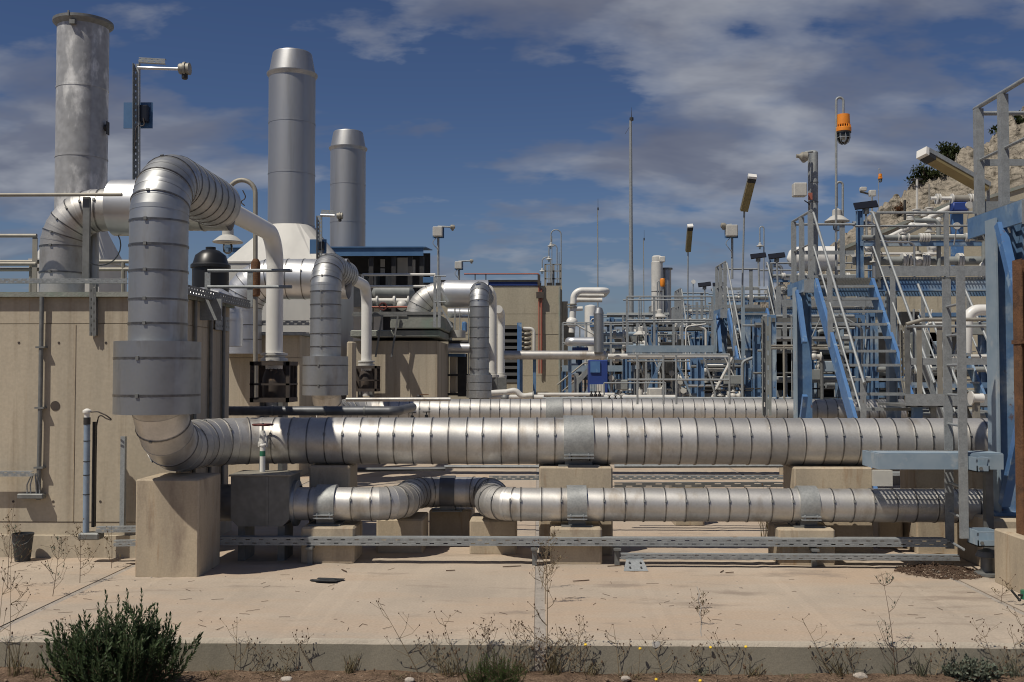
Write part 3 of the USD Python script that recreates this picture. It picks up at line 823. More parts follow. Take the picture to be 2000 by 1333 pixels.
th.part('back_channel', MB().box(A(178, 1030, 8.68), A(190, 824, 8.72)), 'dark', smooth=False)
u0, u1 = A(241, 1040, 8.72), A(241, 880, 8.72)
solo('slotted_strut', MB().box(u0 + [-.035, 0, 0], u1 + [.012, .012, .12]).box(u0 + [.012, -.03, 0], u1 + [.024, .012, .12]), 'galv', 'pale upright steel strut between the standpipe and the pedestal', 'strut', smooth=False)
tray('cable_tray', A(188, 1035, 8.58), A(268, 1034, 8.58), .05, (0, 0, 1), 'stub of slotted tray joining the standpipe to the pedestal')
tray('cable_tray', A(222, 1062, 8.50), A(268, 1061, 8.50), .05, (0, 0, 1), 'lower stub of slotted tray just left of the pedestal')
bk = A(44, 1094, 8.7); bk[2] = 0
th = Thing('bucket', 'black plastic bucket against the tan wall', 'bucket', bk)
th.part('body', MB().lathe(bk, (0, 0, 1), [(.062, 0), (.085, .215), (.09, .22), (.09, .235), (.08, .235), (.06, .02)], 20), 'bucket')
th.part('handle', MB().tube(fillet([bk + [-.086, 0, .22], bk + [-.06, -.07, .15], bk + [.06, -.07, .15], bk + [.086, 0, .22]], .05), .004, 5), 'galv_dark')

# front cable tray and lower rail
ft = tray('cable_tray', (A(424, 1059, 8.6)[0], 8.60, .19), (A(1850, 1059, 8.6)[0], 8.60, .20), .066, (0, 0, 1), 'long slotted cable tray running low across the front of all pedestals', depth=.10, pitch=.115)
for px in (606, 1044, 1205, 1590):
    x = A(px, 1080, 8.62)[0]
    ft.part('bracket', MB().box((x - .02, 8.6, .0), (x + .02, 8.64, .15)).box((x - .03, 8.56, .13), (x + .03, 8.66, .148)), 'galv_dark', smooth=False)
lr = tray('slotted_rail', (A(1212, 1084, 8.55)[0], 8.52, .092), (A(1872, 1084, 8.55)[0], 8.52, .092), .045, (0, 0, 1), 'lower slotted rail near the slab on a perforated foot', depth=.05, pitch=.1, cat='rail')
x0 = A(1240, 1090, 8.45)[0]
lr.part('foot', MB().add([(x0 - .10, 8.36, .004), (x0 + .10, 8.36, .004), (x0 + .07, 8.47, .07), (x0 - .07, 8.47, .07), (x0 - .07, 8.6, .07), (x0 + .07, 8.6, .07)], [[0, 1, 2, 3], [3, 2, 5, 4]]), 'galv', smooth=False)
for dx in (-.045, .045):
    for f in (.25, .7):
        lr.part('bolt', MB().cyl((x0 + dx, 8.36 + .11 * f, .008 + .066 * f), (x0 + dx, 8.355 + .11 * f, .014 + .066 * f), .008, n=8), 'dark', smooth=False)
# rear trays seen between the pipes
solo('thin_pipe', MB().tube([A(868, 912, 10.6), A(1075, 912, 10.6)], .017, 8), 'galv', 'thin pale pipe under the big one left of the wide pedestal', 'pipe')
solo('thin_pipe', MB().tube([A(1200, 911, 10.6), A(1545, 910, 10.6)], .02, 8), 'galv', 'thin pale pipe under the big one right of the wide pedestal', 'pipe')
tray('cable_tray', A(955, 934, 10.3), A(1530, 933, 10.3), .042, (0, 0, 1), 'slotted tray low behind the wide pedestal', pitch=.09)
tray('cable_tray', A(1200, 948, 10.5), A(1530, 947, 10.5), .05, (0, 0, 1), 'dark channel behind the lower pipe right of the wide pedestal', mat='galv_dark', pitch=.2)
solo('thin_pipe', MB().tube([A(640, 918, 9.75), A(870, 916, 9.75)], .02, 8), 'dark_pipe', 'thin dark pipe below the big one above the loop', 'pipe')
solo('steel_channel', MB().box(A(1005, 1023, 11.5), A(1560, 1018, 11.55)), 'galv_dark', 'dark steel channel on the slab behind the lower pipe', 'channel', smooth=False)
solo('steel_channel', MB().box(A(1005, 1033, 10.9), A(1560, 1029, 10.95)), 'galv', 'pale steel channel on the slab behind the lower pipe', 'channel', smooth=False)

# dark slim pipes above the big pipe
th = Thing('dark_slim_pipe', 'slim dark lagged pipe running just above the big pipe on the left', 'pipe', A(580, 803, 10.6))
a, b = A(330, 803, 10.6), A(778, 803, 10.6)
th.part('pipe', MB().tube(fillet([a, b, b + [0, 1.2, 0]], .1, 6), .049, 16), 'dark_pipe')
for f in (.2, .45, .68, .85):
    th.part('joint_band', MB().cyl(a + (b - a) * f, a + (b - a) * f + [.02, 0, 0], .052, n=16), 'galv_dark')
solo('thin_pipe', MB().tube([A(676, 781, 12.5), A(880, 780, 12.5)], .026, 10), 'cladding', 'thin silver pipe at the foot of the capped concrete block', 'pipe')

# ducts with elbows on the enclosure roofs
def duct(pts, r, R, seed, label, base, mat='cladding', bw=.014, gores=10):
    th = Thing('elbow_duct', label, 'duct', base)
    clad_pipe(th, pts, r, R=R, sec=.24, gores=gores, mat=mat, seed=seed, bw=bw)
    return th

d1 = duct([(A(122, 500, 9.45)[0], 9.45, 2.31), (A(122, 500, 9.45)[0], 9.45, 3.13), (RX + .1, 9.45, 3.13)], .197, .36, 31, 'silver elbow duct standing on the tan enclosure roof behind the railing', (A(122, 500, 9.45)[0], 9.45, 2.3))
xa, xb = A(223, 400, 9.45)[0], A(262, 400, 9.45)[0]
d1.part('joint_casing', MB().lathe((xa, 9.45, 3.15), (1, 0, 0), [(.19, 0), (.262, .003), (.262, xb - xa + .45), (.19, xb - xa + .453)], 30, False), 'cladding_shiny')
d1.part('corner_bead', MB().torus((A(122, 500, 9.45)[0] + .36, 9.45, 2.80), (0, 1, 0), .19, .006, 24, 5), 'galv_dark')
d1.part('branch_leg', MB().tube([A(184, 445, 9.6), A(184, 560, 9.6)], .042, 14), 'cladding_grey')
d2 = duct([(-4.55, 15.6, 1.9), (-4.55, 15.6, 3.05), (-2.9, 15.6, 3.05)], .31, .5, 32, 'wide silver elbow duct behind the bare white pipe and the second riser', (-4.55, 15.6, 2.2), mat='cladding_shiny')
x3 = A(815, 600, 19.6)[0]
d3 = duct([(x3, 19.6, 2.4), (x3, 19.6, 3.13), (px3 + .1, 19.6, 3.13)], .225, .46, 33, 'silver elbow duct behind the capped concrete block', (x3, 19.6, 2.3))
xa, xb = A(872, 570, 19.6)[0], px3 + .12
d3.part('joint_casing', MB().lathe((xa, 19.6, 3.13), (1, 0, 0), [(.22, -.06), (.265, 0), (.265, xb - xa), (.2, xb - xa + .01)], 30, False), 'cladding_shiny')

# ---------------------------------------------------------------- stacks
def stack(px, pyl, Y, r, label, top_cone=True, hood_half=1.05, mat='stack_steel', z_shell=4.5, z_hood=3.7):
    q = A(px, pyl, Y)
    x, zl = q[0], q[2]
    th = Thing('exhaust_stack', label, 'exhaust stack', (x, Y, 0))
    n = 3
    for k in range(n):
        z0, z1 = z_shell + (zl - z_shell) * k / n, z_shell + (zl - z_shell) * (k + 1) / n
        th.part('shell_course', MB().lathe((x, Y, z0), (0, 0, 1), [(r + .005, 0), (r + .005, .03), (r, .031), (r, z1 - z0)], 44, False), mat)
    if top_cone:
        th.part('rim', MB().lathe((x, Y, zl - .09), (0, 0, 1), [(r, 0), (r * 1.09, .06), (r * 1.09, .09), (r * .98, .1)], 44, False), mat)
        th.part('top_cone', MB().lathe((x, Y, zl), (0, 0, 1), [(r * 1.0, 0), (r * .84, .40), (r * .80, .42), (r * .78, .3)], 44, False), mat)
    else:
        th.part('top_flange', MB().lathe((x, Y, zl - .10), (0, 0, 1), [(r, 0), (r * 1.17, .06), (r * 1.17, .10), (r * .92, .102), (r * .92, -.3)], 44, False), 'galv_dark')
        th.part('top_clamp', MB().box((x - .04, Y - r * 1.2, zl - .05), (x - .02, Y - r * 1.13, zl + .03)), 'galv_dark')
        th.part('top_clamp', MB().box((x - .02, Y - r * 1.16, zl - .16), (x + .06, Y - r * 1.0, zl - .1)), 'galv_dark')
    nn = 44
    ang = np.arange(nn) * 2 * PI / nn
    c, s = np.cos(ang), np.sin(ang)
    sq = np.c_[c, s] / np.maximum(np.abs(c), np.abs(s))[:, None]
    ring = lambda f, z: np.c_[x + (c * r * 1.003 * (1 - f) + sq[:, 0] * hood_half * f), Y + (s * r * 1.003 * (1 - f) + sq[:, 1] * hood_half * f), np.full(nn, z)]
    th.part('hood', MB().rings([ring(0, z_shell + .02), ring(0, z_shell), ring(1, z_hood)], False), 'hood_white', smooth=20)
    th.part('plenum', MB().box((x - hood_half, Y - hood_half, 1.9), (x + hood_half, Y + hood_half, z_hood)), 'hood_white', smooth=False)
    th.part('corner_trim', MB().box((x - hood_half - .02, Y - hood_half - .02, z_hood - .03), (x + hood_half + .02, Y + hood_half + .02, z_hood)), 'hood_white', smooth=False)
    return th

s1 = stack(163, 44, 15.0, .364, 'tall stack with peeling white patches and flared flat top at the left', top_cone=False, hood_half=.5, mat='stack_worn', z_shell=3.75, z_hood=3.25)
s1.part('small_lamp', MB().box(A(207, 262, 14.9), A(214, 240, 15.0)).cyl(A(211, 250, 14.95), A(205, 250, 14.95), .05), 'dark')
stack(571, 146, 20.0, .455, 'grey stack with white cone top and white hood behind the second riser')
stack(680, 290, 26.3, .455, 'smaller looking farther grey stack behind the blue roof')

# ---------------------------------------------------------------- blue roofed shelter
Y0 = 24.0
xa, xb = A(447, 490, Y0)[0], A(827, 490, Y0)[0]
zt, zb = A(600, 481, Y0)[2], A(600, 501, Y0)[2]
sh = Thing('equipment_shelter', 'dark open shelter with a blue sheet roof in front of the farther stack', 'shelter', ((xa + xb) / 2, Y0, 0))
sh.part('fascia', MB().box((xa, Y0 - .04, zb), (xb, Y0, zt - .02)), 'blue_roof', smooth=False)
sh.part('roof', MB().add([(xa - .05, Y0 - .08, zt - .03), (xb + .05, Y0 - .08, zt - .03), (xb + .05, 25.6, zt + .10), (xa - .05, 25.6, zt + .10), (xa - .05, Y0 - .08, zt - .05), (xb + .05, Y0 - .08, zt - .05), (xb + .05, 25.6, zt + .08), (xa - .05, 25.6, zt + .08)],
                          [[0, 1, 2, 3], [4, 7, 6, 5], [0, 4, 5, 1], [1, 5, 6, 2], [3, 2, 6, 7], [0, 3, 7, 4]]), 'blue_roof', smooth=False)
for px in (452, 640, 724, 768, 800, 823):
    x = A(px, 500, Y0)[0]
    sh.part('post', MB().box((x - .05, Y0 + .06, 0), (x + .05, Y0 + .16, zb)), 'dark', smooth=False)
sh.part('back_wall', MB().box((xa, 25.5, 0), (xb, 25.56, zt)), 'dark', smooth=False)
for px0, px1, py0, py1 in ((720, 729, 507, 534), (743, 752, 507, 522), (743, 752, 525, 536), (766, 773, 507, 522), (766, 773, 525, 536), (776, 800, 504, 534), (804, 811, 508, 534)):
    sh.part('pale_panel', MB().box(A(px0, py1, 24.9), A(px1, py0, 24.95)), 'box_grey', smooth=False)
for px0, px1 in ((690, 718), (730, 742), (753, 765)):
    sh.part('machine_cover', MB().box(A(px0, 600, 24.6), A(px1, 540, 25.2)), 'grey_paint', smooth=False)
# railing and pipes in front of the shelter
def guard_rail(label, pts, zs, r=.018, posts=None, post='tube', mat='galv', name='guard_rail', group=None, pw=.06, base_z=None):
    pts = [np.asarray(p, float) for p in pts]
    th = Thing(name, label, 'railing', (pts[0][0], pts[0][1], pts[0][2]), group)
    for z in zs:
        th.part('rail', MB().tube(fillet([p + [0, 0, z] for p in pts], .05, 4), r, 10), mat)
    for p in (posts if posts is not None else pts):
        p = np.asarray(p, float)
        if post == 'tube':
            th.part('post', MB().tube([p, p + [0, 0, max(zs)]], r, 8), mat)
        else:
            th.part('post', MB().box(p - [pw / 2, .006, 0], p + [pw / 2, .006, max(zs) - r]), mat, smooth=False)
    return th

def rail_px(label, pxs, Y, py_top, py_mid, py_base, r=.018, posts=None, **k):
    """A straight railing on the plane y = Y, read off the photograph."""
    zb = A(pxs[0], py_base, Y)[2]
    f = lambda px: np.array([A(px, py_base, Y)[0], Y, zb])
    zs = [A(pxs[0], y, Y)[2] - zb for y in [py_top] + list(py_mid)]
    return guard_rail(label, [f(pxs[0]), f(pxs[1])], zs, r, [f(p) for p in (posts or pxs)], **k)

rail_px('rusty tube railing with a dark flat post on the enclosure roof at far left', (-40, 236), 9.0, 381.5, [], 575, r=.0165, posts=(-40,), mat='galv_warm')
solo('rail_post', MB().box(A(160, 545, 9.03), A(175, 385, 9.03) + [0, .012, 0]).box(A(173, 545, 9.0), A(175, 385, 9.0) + [0, .03, 0]), 'galv_dark', 'dark flat post carrying the rusty railing at far left', 'post', smooth=False)
th = rail_px('pale rear railing on the enclosure roof at the left picture edge', (-30, 70), 10.3, 461, [516], 572, r=.02, posts=(67,), post='flat', mat='galv_warm', pw=.05)
rail_px('low rear railing running behind the elbow duct on the enclosure roof', (-30, 330), 10.35, 512, [527], 572, r=.02, posts=(60, 240), mat='galv_warm')
rail_px('white railing across the front of the blue roofed shelter', (708, 850), 21.5, 537, [560], 600, r=.03, posts=(708, 850), mat='white')
rail_px('railing over the black tank behind the big riser', (405, 570), 11.0, 529, [561], 600, r=.018, posts=(405, 488), post='flat', pw=.06)

def bits(name, label, cat, items, base=None, group=None):
    """items: (part name, mesh, material) triples."""
    if base is None:
        v = np.vstack([m.mesh()[0] for _, m, _ in items])
        base = (v[:, 0].mean(), v[:, 1].mean(), v[:, 2].min())
    th = Thing(name, label, cat, base, group)
    for n, m, mt in items:
        th.part(n, m, mt)
    return th

# black tank and silver bend behind the riser
q = A(411, 560, 12.2)
bits('water_tank', 'black plastic tank with domed lid behind the big riser', 'tank', [
    ('body', MB().lathe((q[0], 12.2, 2.0), (0, 0, 1), [(.2, 0), (.215, .05), (.215, .86), (.235, .865), (.235, .90), (.215, .92)], 28), 'black_plastic'),
    ('lid', MB().lathe((q[0], 12.2, 2.92), (0, 0, 1), [(.21, 0), (.18, .10), (.10, .16), (.06, .17), (.06, .2), (.02, .205)], 24), 'black_plastic')])
q = A(420, 590, 11.2)
th = Thing('silver_bend', 'polished silver pipe bend beside the shaded enclosure wall', 'pipe', (q[0], 11.2, 2.0))
clad_pipe(th, [(q[0] - .3, 11.2, 2.41), (q[0] + .17, 11.2, 2.41), (q[0] + .17, 11.2, 1.9)], .14, R=.2, sec=.3, gores=5, mat='cladding_shiny', seed=4, bands=False)

# ---------------------------------------------------------------- further concrete enclosures
x1 = A(585, 700, 15.8)[0]
e2 = Thing('concrete_enclosure', 'tan concrete enclosure seen between the big riser and the white downpipe', 'concrete enclosure', ((x1 - 9) / 2, 15.8, 0))
e2.part('wall_lift', MB().box((-9, 15.8, 0), (x1, 17.2, 1.84)), 'wall_concrete', smooth=False)
e2.part('wall_lift', MB().box((-9, 15.795, 1.846), (x1, 17.2, 2.19)), 'wall_concrete', smooth=False)
e2.part('roof_edge', MB().box((-9, 15.75, 2.195), (x1 + .03, 17.25, 2.24)), 'cap_concrete', smooth=False)
tray('cable_tray', A(430, 631, 15.65), A(604, 631, 15.65), .075, (0, 0, 1), 'upper slotted tray along the second tan enclosure', pitch=.12)
tray('cable_tray', A(430, 652, 15.65), A(604, 652, 15.65), .05, (0, 0, 1), 'lower slotted tray along the second tan enclosure', pitch=.12)
x2 = A(690, 700, 15.75)[0]
solo('concrete_pier', MB().bevel_box((A(677, 700, 16.9)[0], 16.9, 0), (A(690, 700, 16.9)[0], 17.2, 2.13), .02), 'wall_concrete', 'narrow tan concrete pier behind the second riser', 'pier', smooth=False)
x0, x1 = A(692, 700, 18.75)[0], A(854, 700, 18.75)[0]
e3 = Thing('concrete_enclosure', 'tan concrete enclosure with a thick grey cap right of the second riser', 'concrete enclosure', ((x0 + x1) / 2, 18.75, 0))
e3.part('wall', MB().box((x0, 18.75, 0), (x1, 21.2, 2.2)), 'wall_concrete', smooth=False)
xs = A(800, 700, 18.75)[0]
e3.part('wall_joint', MB().box((xs - .012, 18.738, 0), (xs + .012, 18.75, 2.2)), 'wall_concrete', smooth=False)
zc = [A(800, y, 18.65)[2] for y in (659, 645, 643, 616)]
e3.part('cap_course', MB().bevel_box((x0 - .05, 18.61, zc[0]), (x1 + .06, 21.3, zc[1]), .02), 'cap_concrete', smooth=False)
e3.part('cap_course', MB().bevel_box((A(762, 630, 18.55)[0], 18.55, zc[2]), (x1 + .09, 21.3, zc[3]), .02), 'cap_concrete', smooth=False)
e3.part('cap_rail', MB().box((x0, 18.53, zc[3] + .002), (x1 + .12, 18.59, zc[3] + .055)).box((x0, 18.53, zc[3] - .03), (x0 + 1.0, 18.59, zc[3] - .0)), 'galv_dark', smooth=False)
for px in (733, 764):
    x = A(px, 640, 18.45)[0]
    e3.part('strut', MB().bar((x, 18.5, 1.9), (x + .12, 18.5, zc[3]), .03, .03), 'galv_dark', smooth=False)
x1c = A(877, 700, 19.5)[0]

# clutter on top of the capped enclosure
bits('pipe_header', 'white flanged pipe run on top of the capped concrete enclosure', 'pipe', [
    ('pipe', MB().tube([A(722, 588, 20.5), A(800, 588, 20.5)], .055, 12), 'white'),
    ('pipe', MB().tube([A(722, 600, 20.3), A(800, 600, 20.3)], .018, 8), 'red_pipe'),
    ('flange', MB().cyl(A(768, 588, 20.5), A(772, 588, 20.5), .10), 'white'), ('flange', MB().cyl(A(796, 588, 20.5), A(799, 588, 20.5), .10), 'white'),
    ('flange', MB().cyl(A(735, 588, 20.5), A(738, 588, 20.5), .10), 'white'),
    ('valve_body', MB().ball(A(785, 597, 20.4), .11), 'white'), ('handwheel', MB().torus(A(748, 599, 20.2), (0, 1, 0), .07, .015), 'wheel_red'),
    ('stand', MB().box(A(725, 630, 20.4), A(728, 588, 20.45)).box(A(790, 630, 20.4), A(793, 588, 20.45)), 'galv_dark')])
bits('pipe_tank', 'long dark blue grey cylinder under the blue roofed shelter', 'tank', [
    ('body', MB().lathe(A(735, 572, 22.5), (1, 0, 0), [(.02, -.1), (.12, -.05), (.16, 0), (.16, .75), (.12, .8), (.02, .85)], 20), 'grey_paint'),
    ('saddle', MB().box(A(742, 620, 22.5), A(746, 575, 22.6)).box(A(788, 620, 22.5), A(792, 575, 22.6)), 'galv_dark')])
bits('roof_beam', 'short blue beam running right from the blue roofed shelter', 'beam', [('beam', MB().box(A(826, 552, 23.8), A(850, 543, 24.0)), 'blue_roof')])

# pole and struts left of the third duct
th = rail_px('steel ladder frame in front of the third elbow duct', (849, 871), 18.2, 540, [590], 640, r=.012, posts=(849, 858), post='flat', pw=.05)
th.part('brace', MB().bar(A(852, 545, 18.2), A(876, 590, 18.2), .03, .03).bar(A(852, 585, 18.2), A(884, 640, 18.2), .03, .03), 'galv')

# silver duct pieces, tan cabinet, dark frames behind the slim riser
bits('silver_pipe', 'short silver pipe entering behind the slim riser', 'pipe', [('pipe', MB().cyl(A(876, 680, 20.5), A(925, 680, 20.5), .10, n=20), 'cladding_shiny'),
     ('flange', MB().cyl(A(876, 668, 20.5) - [0, 0, .0], A(915, 668, 20.5), .03, n=8), 'dark')])
bits('equipment_cabinet', 'tan cabinet on a dark frame left of the slim riser', 'cabinet', [
    ('body', MB().bevel_box(A(878, 768, 21.0), A(894, 697, 21.4), .01), 'wall_concrete'), ('roof', MB().box(A(876, 697, 20.95), A(912, 692, 21.6)), 'blue_roof'),
    ('frame', MB().box(A(894, 775, 21.3), A(913, 692, 21.5)), 'dark'), ('crossbar', MB().box(A(873, 735, 20.9), A(918, 731, 20.95)).box(A(873, 773, 20.9), A(912, 768, 20.95)), 'dark')])
bits('motor', 'grey motor with blue cover above the silver pipe left of the slim riser', 'motor', [
    ('body', MB().cyl(A(893, 660, 20.6), A(893, 646, 20.6), .17, n=18), 'box_grey'), ('cover', MB().bevel_box(A(902, 648, 20.6), A(913, 630, 20.9), .02), 'blue_strong'),
    ('post', MB().box(A(887, 646, 20.6), A(890, 592, 20.65)).box(A(897, 646, 20.6), A(899, 600, 20.65)).box(A(914, 775, 20.6), A(916, 600, 20.65)), 'galv'),
    ('pipe', MB().tube([A(875, 612, 21), A(925, 612, 21)], .10, 12), 'cladding_shiny')])

# ---------------------------------------------------------------- concrete hall in the middle
HY = 30.0
xa, xb = A(940, 650, HY)[0], A(1098, 650, HY)[0]
zt = A(1000, 558, HY)[2]
ha = Thing('concrete_hall', 'tall tan concrete hall with a blue roof strip in the middle distance', 'building', ((xa + xb) / 2, HY, 0))
zs = [0, 1.55, 2.75, 3.35, zt]
for k, (z0, z1) in enumerate(zip(zs, zs[1:])):
    ha.part('wall_lift', MB().box((xa - 1.5, HY + (0, .008, 0, .006)[k], z0), (xb, HY + 3, z1 - .008)), 'far_concrete', smooth=False)
ha.part('wall_core', MB().box((xa - 1.5, HY + .03, 0), (xb - .02, HY + 2.9, zt - .02)), 'far_concrete', smooth=False)
xr = A(1054, 600, HY)[0]
ha.part('roof_strip', MB().box((xa - 1.6, HY - .02, zt), (xr, HY + .3, zt + .10)), 'blue_deep', smooth=False)
ha.part('roof_strip', MB().box((xa - 1.6, HY + .3, zt + .1), (xr + .05, HY + 2.5, zt + .16)), 'blue_roof', smooth=False)
ha.part('roof_edge', MB().box((xa - 1.6, HY - .05, zt + .1), (xr - .02, HY + .3, zt + .16)), 'dark', smooth=False)
ha.part('side_pier', MB().box((xb + .01, HY + .2, 0), (A(1109, 600, HY + .2)[0], HY + 2, A(1100, 588, HY)[2])), 'far_concrete', smooth=False)
th = Thing('fire_pipe', 'rusty red pipe running along the hall roof and down its wall', 'pipe', (xr, HY - .1, 0))
ztr = A(1000, 536, HY)[2]
th.part('pipe', MB().tube(fillet([(xa - .5, HY - .1, ztr), (xr - .02, HY - .1, ztr), (xr - .02, HY - .1, 1.6)], .04), .022, 8), 'red_pipe')
th.part('pipe', MB().tube([(xr + .05, HY - .08, zt - .1), (xr + .05, HY - .08, 1.6)], .028, 8), 'red_pipe')
th.part('valve_box', MB().box((xr - .06, HY - .16, zt - .02), (xr + .02, HY - .05, zt + .3)).box((xr - .1, HY - .16, 3.8), (xr + .12, HY - .05, 3.98)), 'rust_box', smooth=False)
for px in (928, 949):
    th.part('stand', MB().box(A(px - 1, 548, HY - .1), A(px + 1, 536, HY - .05)), 'dark', smooth=False)
solo('wall_pipe', MB().tube([A(1093, 560, HY - .05), A(1093, 770, HY - .05)], .03, 8), 'cap_concrete', 'grey downpipe near the right corner of the concrete hall', 'pipe')
# white frame tower on its roof, with gooseneck lamps
fr = Thing('roof_cage', 'pale steel ladder cage on the right end of the hall roof', 'steel cage', A(1080, 558, HY + .3))
for px in (1065, 1081, 1095):
    fr.part('post', MB().box(A(px - 2, 558, HY + .2), A(px + 2, 517, HY + .25)), 'galv_warm', smooth=False)
for py in (517, 530, 545):
    fr.part('rail', MB().box(A(1064, py + 1, HY + .2), A(1096, py - 1, HY + .24)), 'galv', smooth=False)
fr.part('ladder', MB().box(A(1071, 557, HY + .1), A(1073, 520, HY + .14)).box(A(1076, 557, HY + .1), A(1078, 520, HY + .14)), 'galv', smooth=False)
fr.part('vent', MB().box(A(1068, 558, HY + .05), A(1078, 553, HY + .1)).box(A(1085, 558, HY + .05), A(1095, 553, HY + .1)), 'dark', smooth=False)


def gooseneck(label, px, Y, py_top, py_base, reach_px, drop_px, shade_w=.32, r=.022, mat='galv', dark=False, group=None, base_z=None):
    """A lamp pole whose top bends over and hangs a round shade; reach_px > 0 bends to the right."""
    p = A(px, py_top, Y); b = A(px, py_base, Y)
    rad = abs(reach_px) / 2 * Y / 2000
    sg = 1 if reach_px > 0 else -1
    arc = [p + [sg * rad * (1 - math.cos(t)), 0, -rad + rad * math.sin(t)] for t in np.linspace(0, PI, 13)]
    end = arc[-1] + [0, 0, -drop_px * Y / 2000]
    th = Thing('gooseneck_lamp', label, 'lamp', b, group)
    th.part('pole', MB().tube([b] + arc + [end], r, 10), mat)
    R = shade_w / 2
    shp = th.part('shade', MB().lathe(end + [0, 0, -.20 * shade_w / .32], (0, 0, 1), [(R * .97, 0), (R, .012), (R * .55, R * .42), (R * .38, R * .5), (R * .36, R * .95), (R * .12, R * 1.1)], 20), 'grey_paint' if dark else 'box_grey')
    th.part('globe', MB().lathe(end + [0, 0, -.32 * shade_w / .32], (0, 0, 1), [(.02, 0), (R * .3, .03), (R * .33, .1), (R * .3, .13)], 12), 'glass', parent=shp)
    return th

GL = gooseneck('grey gooseneck lamp pole between the big riser and the white downpipe', 499, 13.4, 352, 780, -54, 60, shade_w=.40, r=.032, mat='galv_warm')
qa, qb = A(499, 580, 13.4), A(499, 505, 13.4)
GL.part('brown_sleeve', MB().lathe(qa, (0, 0, 1), [(.034, 0), (.062, .02), (.062, .45), (.034, .5)], 14), 'rust')
GL.part('cable', MB().tube(fillet([A(474, 372, 13.4), A(482, 388, 13.4), A(468, 394, 13.4), A(478, 402, 13.4)], .05), .008, 5), 'cable')
gooseneck('highest of the three gooseneck lamps over the hall roof', 1096, 31.0, 449, 560, -20, 14, shade_w=.22, r=.018)
gooseneck('middle of the three gooseneck lamps over the hall roof', 1088, 31.5, 478, 560, -16, 14, shade_w=.2, r=.018)
gooseneck('lowest of the three gooseneck lamps over the hall roof', 1075, 32.0, 503, 560, -16, 12, shade_w=.2, r=.018)

# louvre bank, blue post, coil
lv = Thing('louvre_bank', 'black louvred cooler bank with a blue post in front of the hall', 'cooler', A(1000, 770, 28.5))
lv.part('core', MB().box(A(984, 750, 28.8), A(1014, 637, 29.2)), 'dark', smooth=False)
for k in range(9):
    y = 642 + k * 13
    lv.part('slat', MB().bar(A(983, y, 28.7), A(1013, y, 28.7), .12, .10, (0, .5, 1)), 'black_plastic', smooth=False)
lv.part('post', MB().box(A(1010, 765, 28.4), A(1019, 631, 28.5)), 'blue_strong', smooth=False)
co = Thing('coil_pipe', 'stack of rusty pipe bends right of the blue post', 'coil', A(1030, 770, 28.6))
for k in range(6):
    y = 645 + k * 9
    co.part('bend', MB().torus(A(1028, y, 28.6), (0, .15, 1), .10, .045, 16, 8), 'galv_warm')
co.part('pipe', MB().tube(fillet([A(1022, 642, 28.3), A(1043, 642, 28.3), A(1043, 700, 28.3)], .12), .045, 10), 'white')

# silver header with its riser, and the upper bend
hz = A(1100, 694, 20.2)
sp = Thing('silver_header', 'slim silver header pipe crossing before the hall with a capped riser at its end', 'pipe', A(1085, 694, 20.2))
x0, x1 = A(985, 694, 20.2)[0], A(1176, 694, 20.2)[0]
sp.part('header', MB().tube([(x0, 20.2, hz[2]), (x1, 20.2, hz[2])], .088, 20), 'cladding')
sp.part('header', MB().tube([(x1 + .14, 20.6, hz[2] - .02), (A(1425, 696, 20.6)[0], 20.6, hz[2] - .02)], .055, 14), 'white')
sp.part('elbow', MB().ball((x1, 20.2, hz[2]), .098, 2), 'cladding')
xr2 = A(1170, 650, 20.0)[0]
sp.part('riser', MB().lathe((xr2, 20.1, hz[2] + .05), (0, 0, 1), [(.095, 0), (.095, .75), (.10, .755), (.10, .77), (.07, .87), (.03, .89)], 20), 'cladding_grey')
for px in (1044, 1018, 1113):
    sp.part('support_post', MB().box(A(px - 3, 775, 20.25), A(px + 3, 702, 20.32)), 'blue', smooth=False)
bits('silver_bend', 'short silver bend above the header beside the hall corner', 'pipe', [
    ('pipe', MB().tube(fillet([A(1160, 668, 22.5), A(1112, 668, 22.5), A(1112, 668, 23.5)], .1), .10, 18), 'cladding_shiny'), ('bracket', MB().box(A(1118, 690, 22.6), A(1148, 679, 22.8)), 'blue_deep')])
# white U headers high up beside the hall
wu = Thing('white_pipe_loop', 'stacked white pipe loops bending over a flanged white column right of the hall', 'pipe', A(1117, 700, 27))
for k, (dy, dz) in enumerate(((0, 0), (.45, -.13), (.9, -.26))):
    a = A(1186 - 5 * k, 568, 27.0 + dy) + [0, 0, dz]; b = A(1121, 568, 27.0 + dy) + [0, 0, dz]
    if k == 0:
        wu.part('pipe', MB().tube(fillet([a + [0, 1.2, 0], a, b, A(1117, 650, 27.0)], .22, 8), .085, 16), 'white_clean')
    else:
        wu.part('pipe', MB().tube([a, b], .06, 12), 'white')
wu.part('pipe', MB().tube([A(1178, 574, 28.2), A(1120, 588, 28.2)], .075, 12), 'white')
for py in (594, 599):
    wu.part('flange', MB().cyl(A(1117, py + 2, 27), A(1117, py, 27), .13), 'galv_warm')
wu.part('valve_body', MB().ball(A(1117, 630, 27), .15, 2), 'white_clean')
wu.part('branch', MB().tube([A(1120, 604, 27), A(1138, 603, 27)], .06, 10), 'white')
wu.part('brace', MB().tube([A(1120, 632, 26.8), A(1162, 655, 26.8)], .025, 6), 'white')
wu.part('black_grille', MB().box(A(1099, 660, 27.4), A(1122, 638, 27.6)), 'dark', smooth=False)
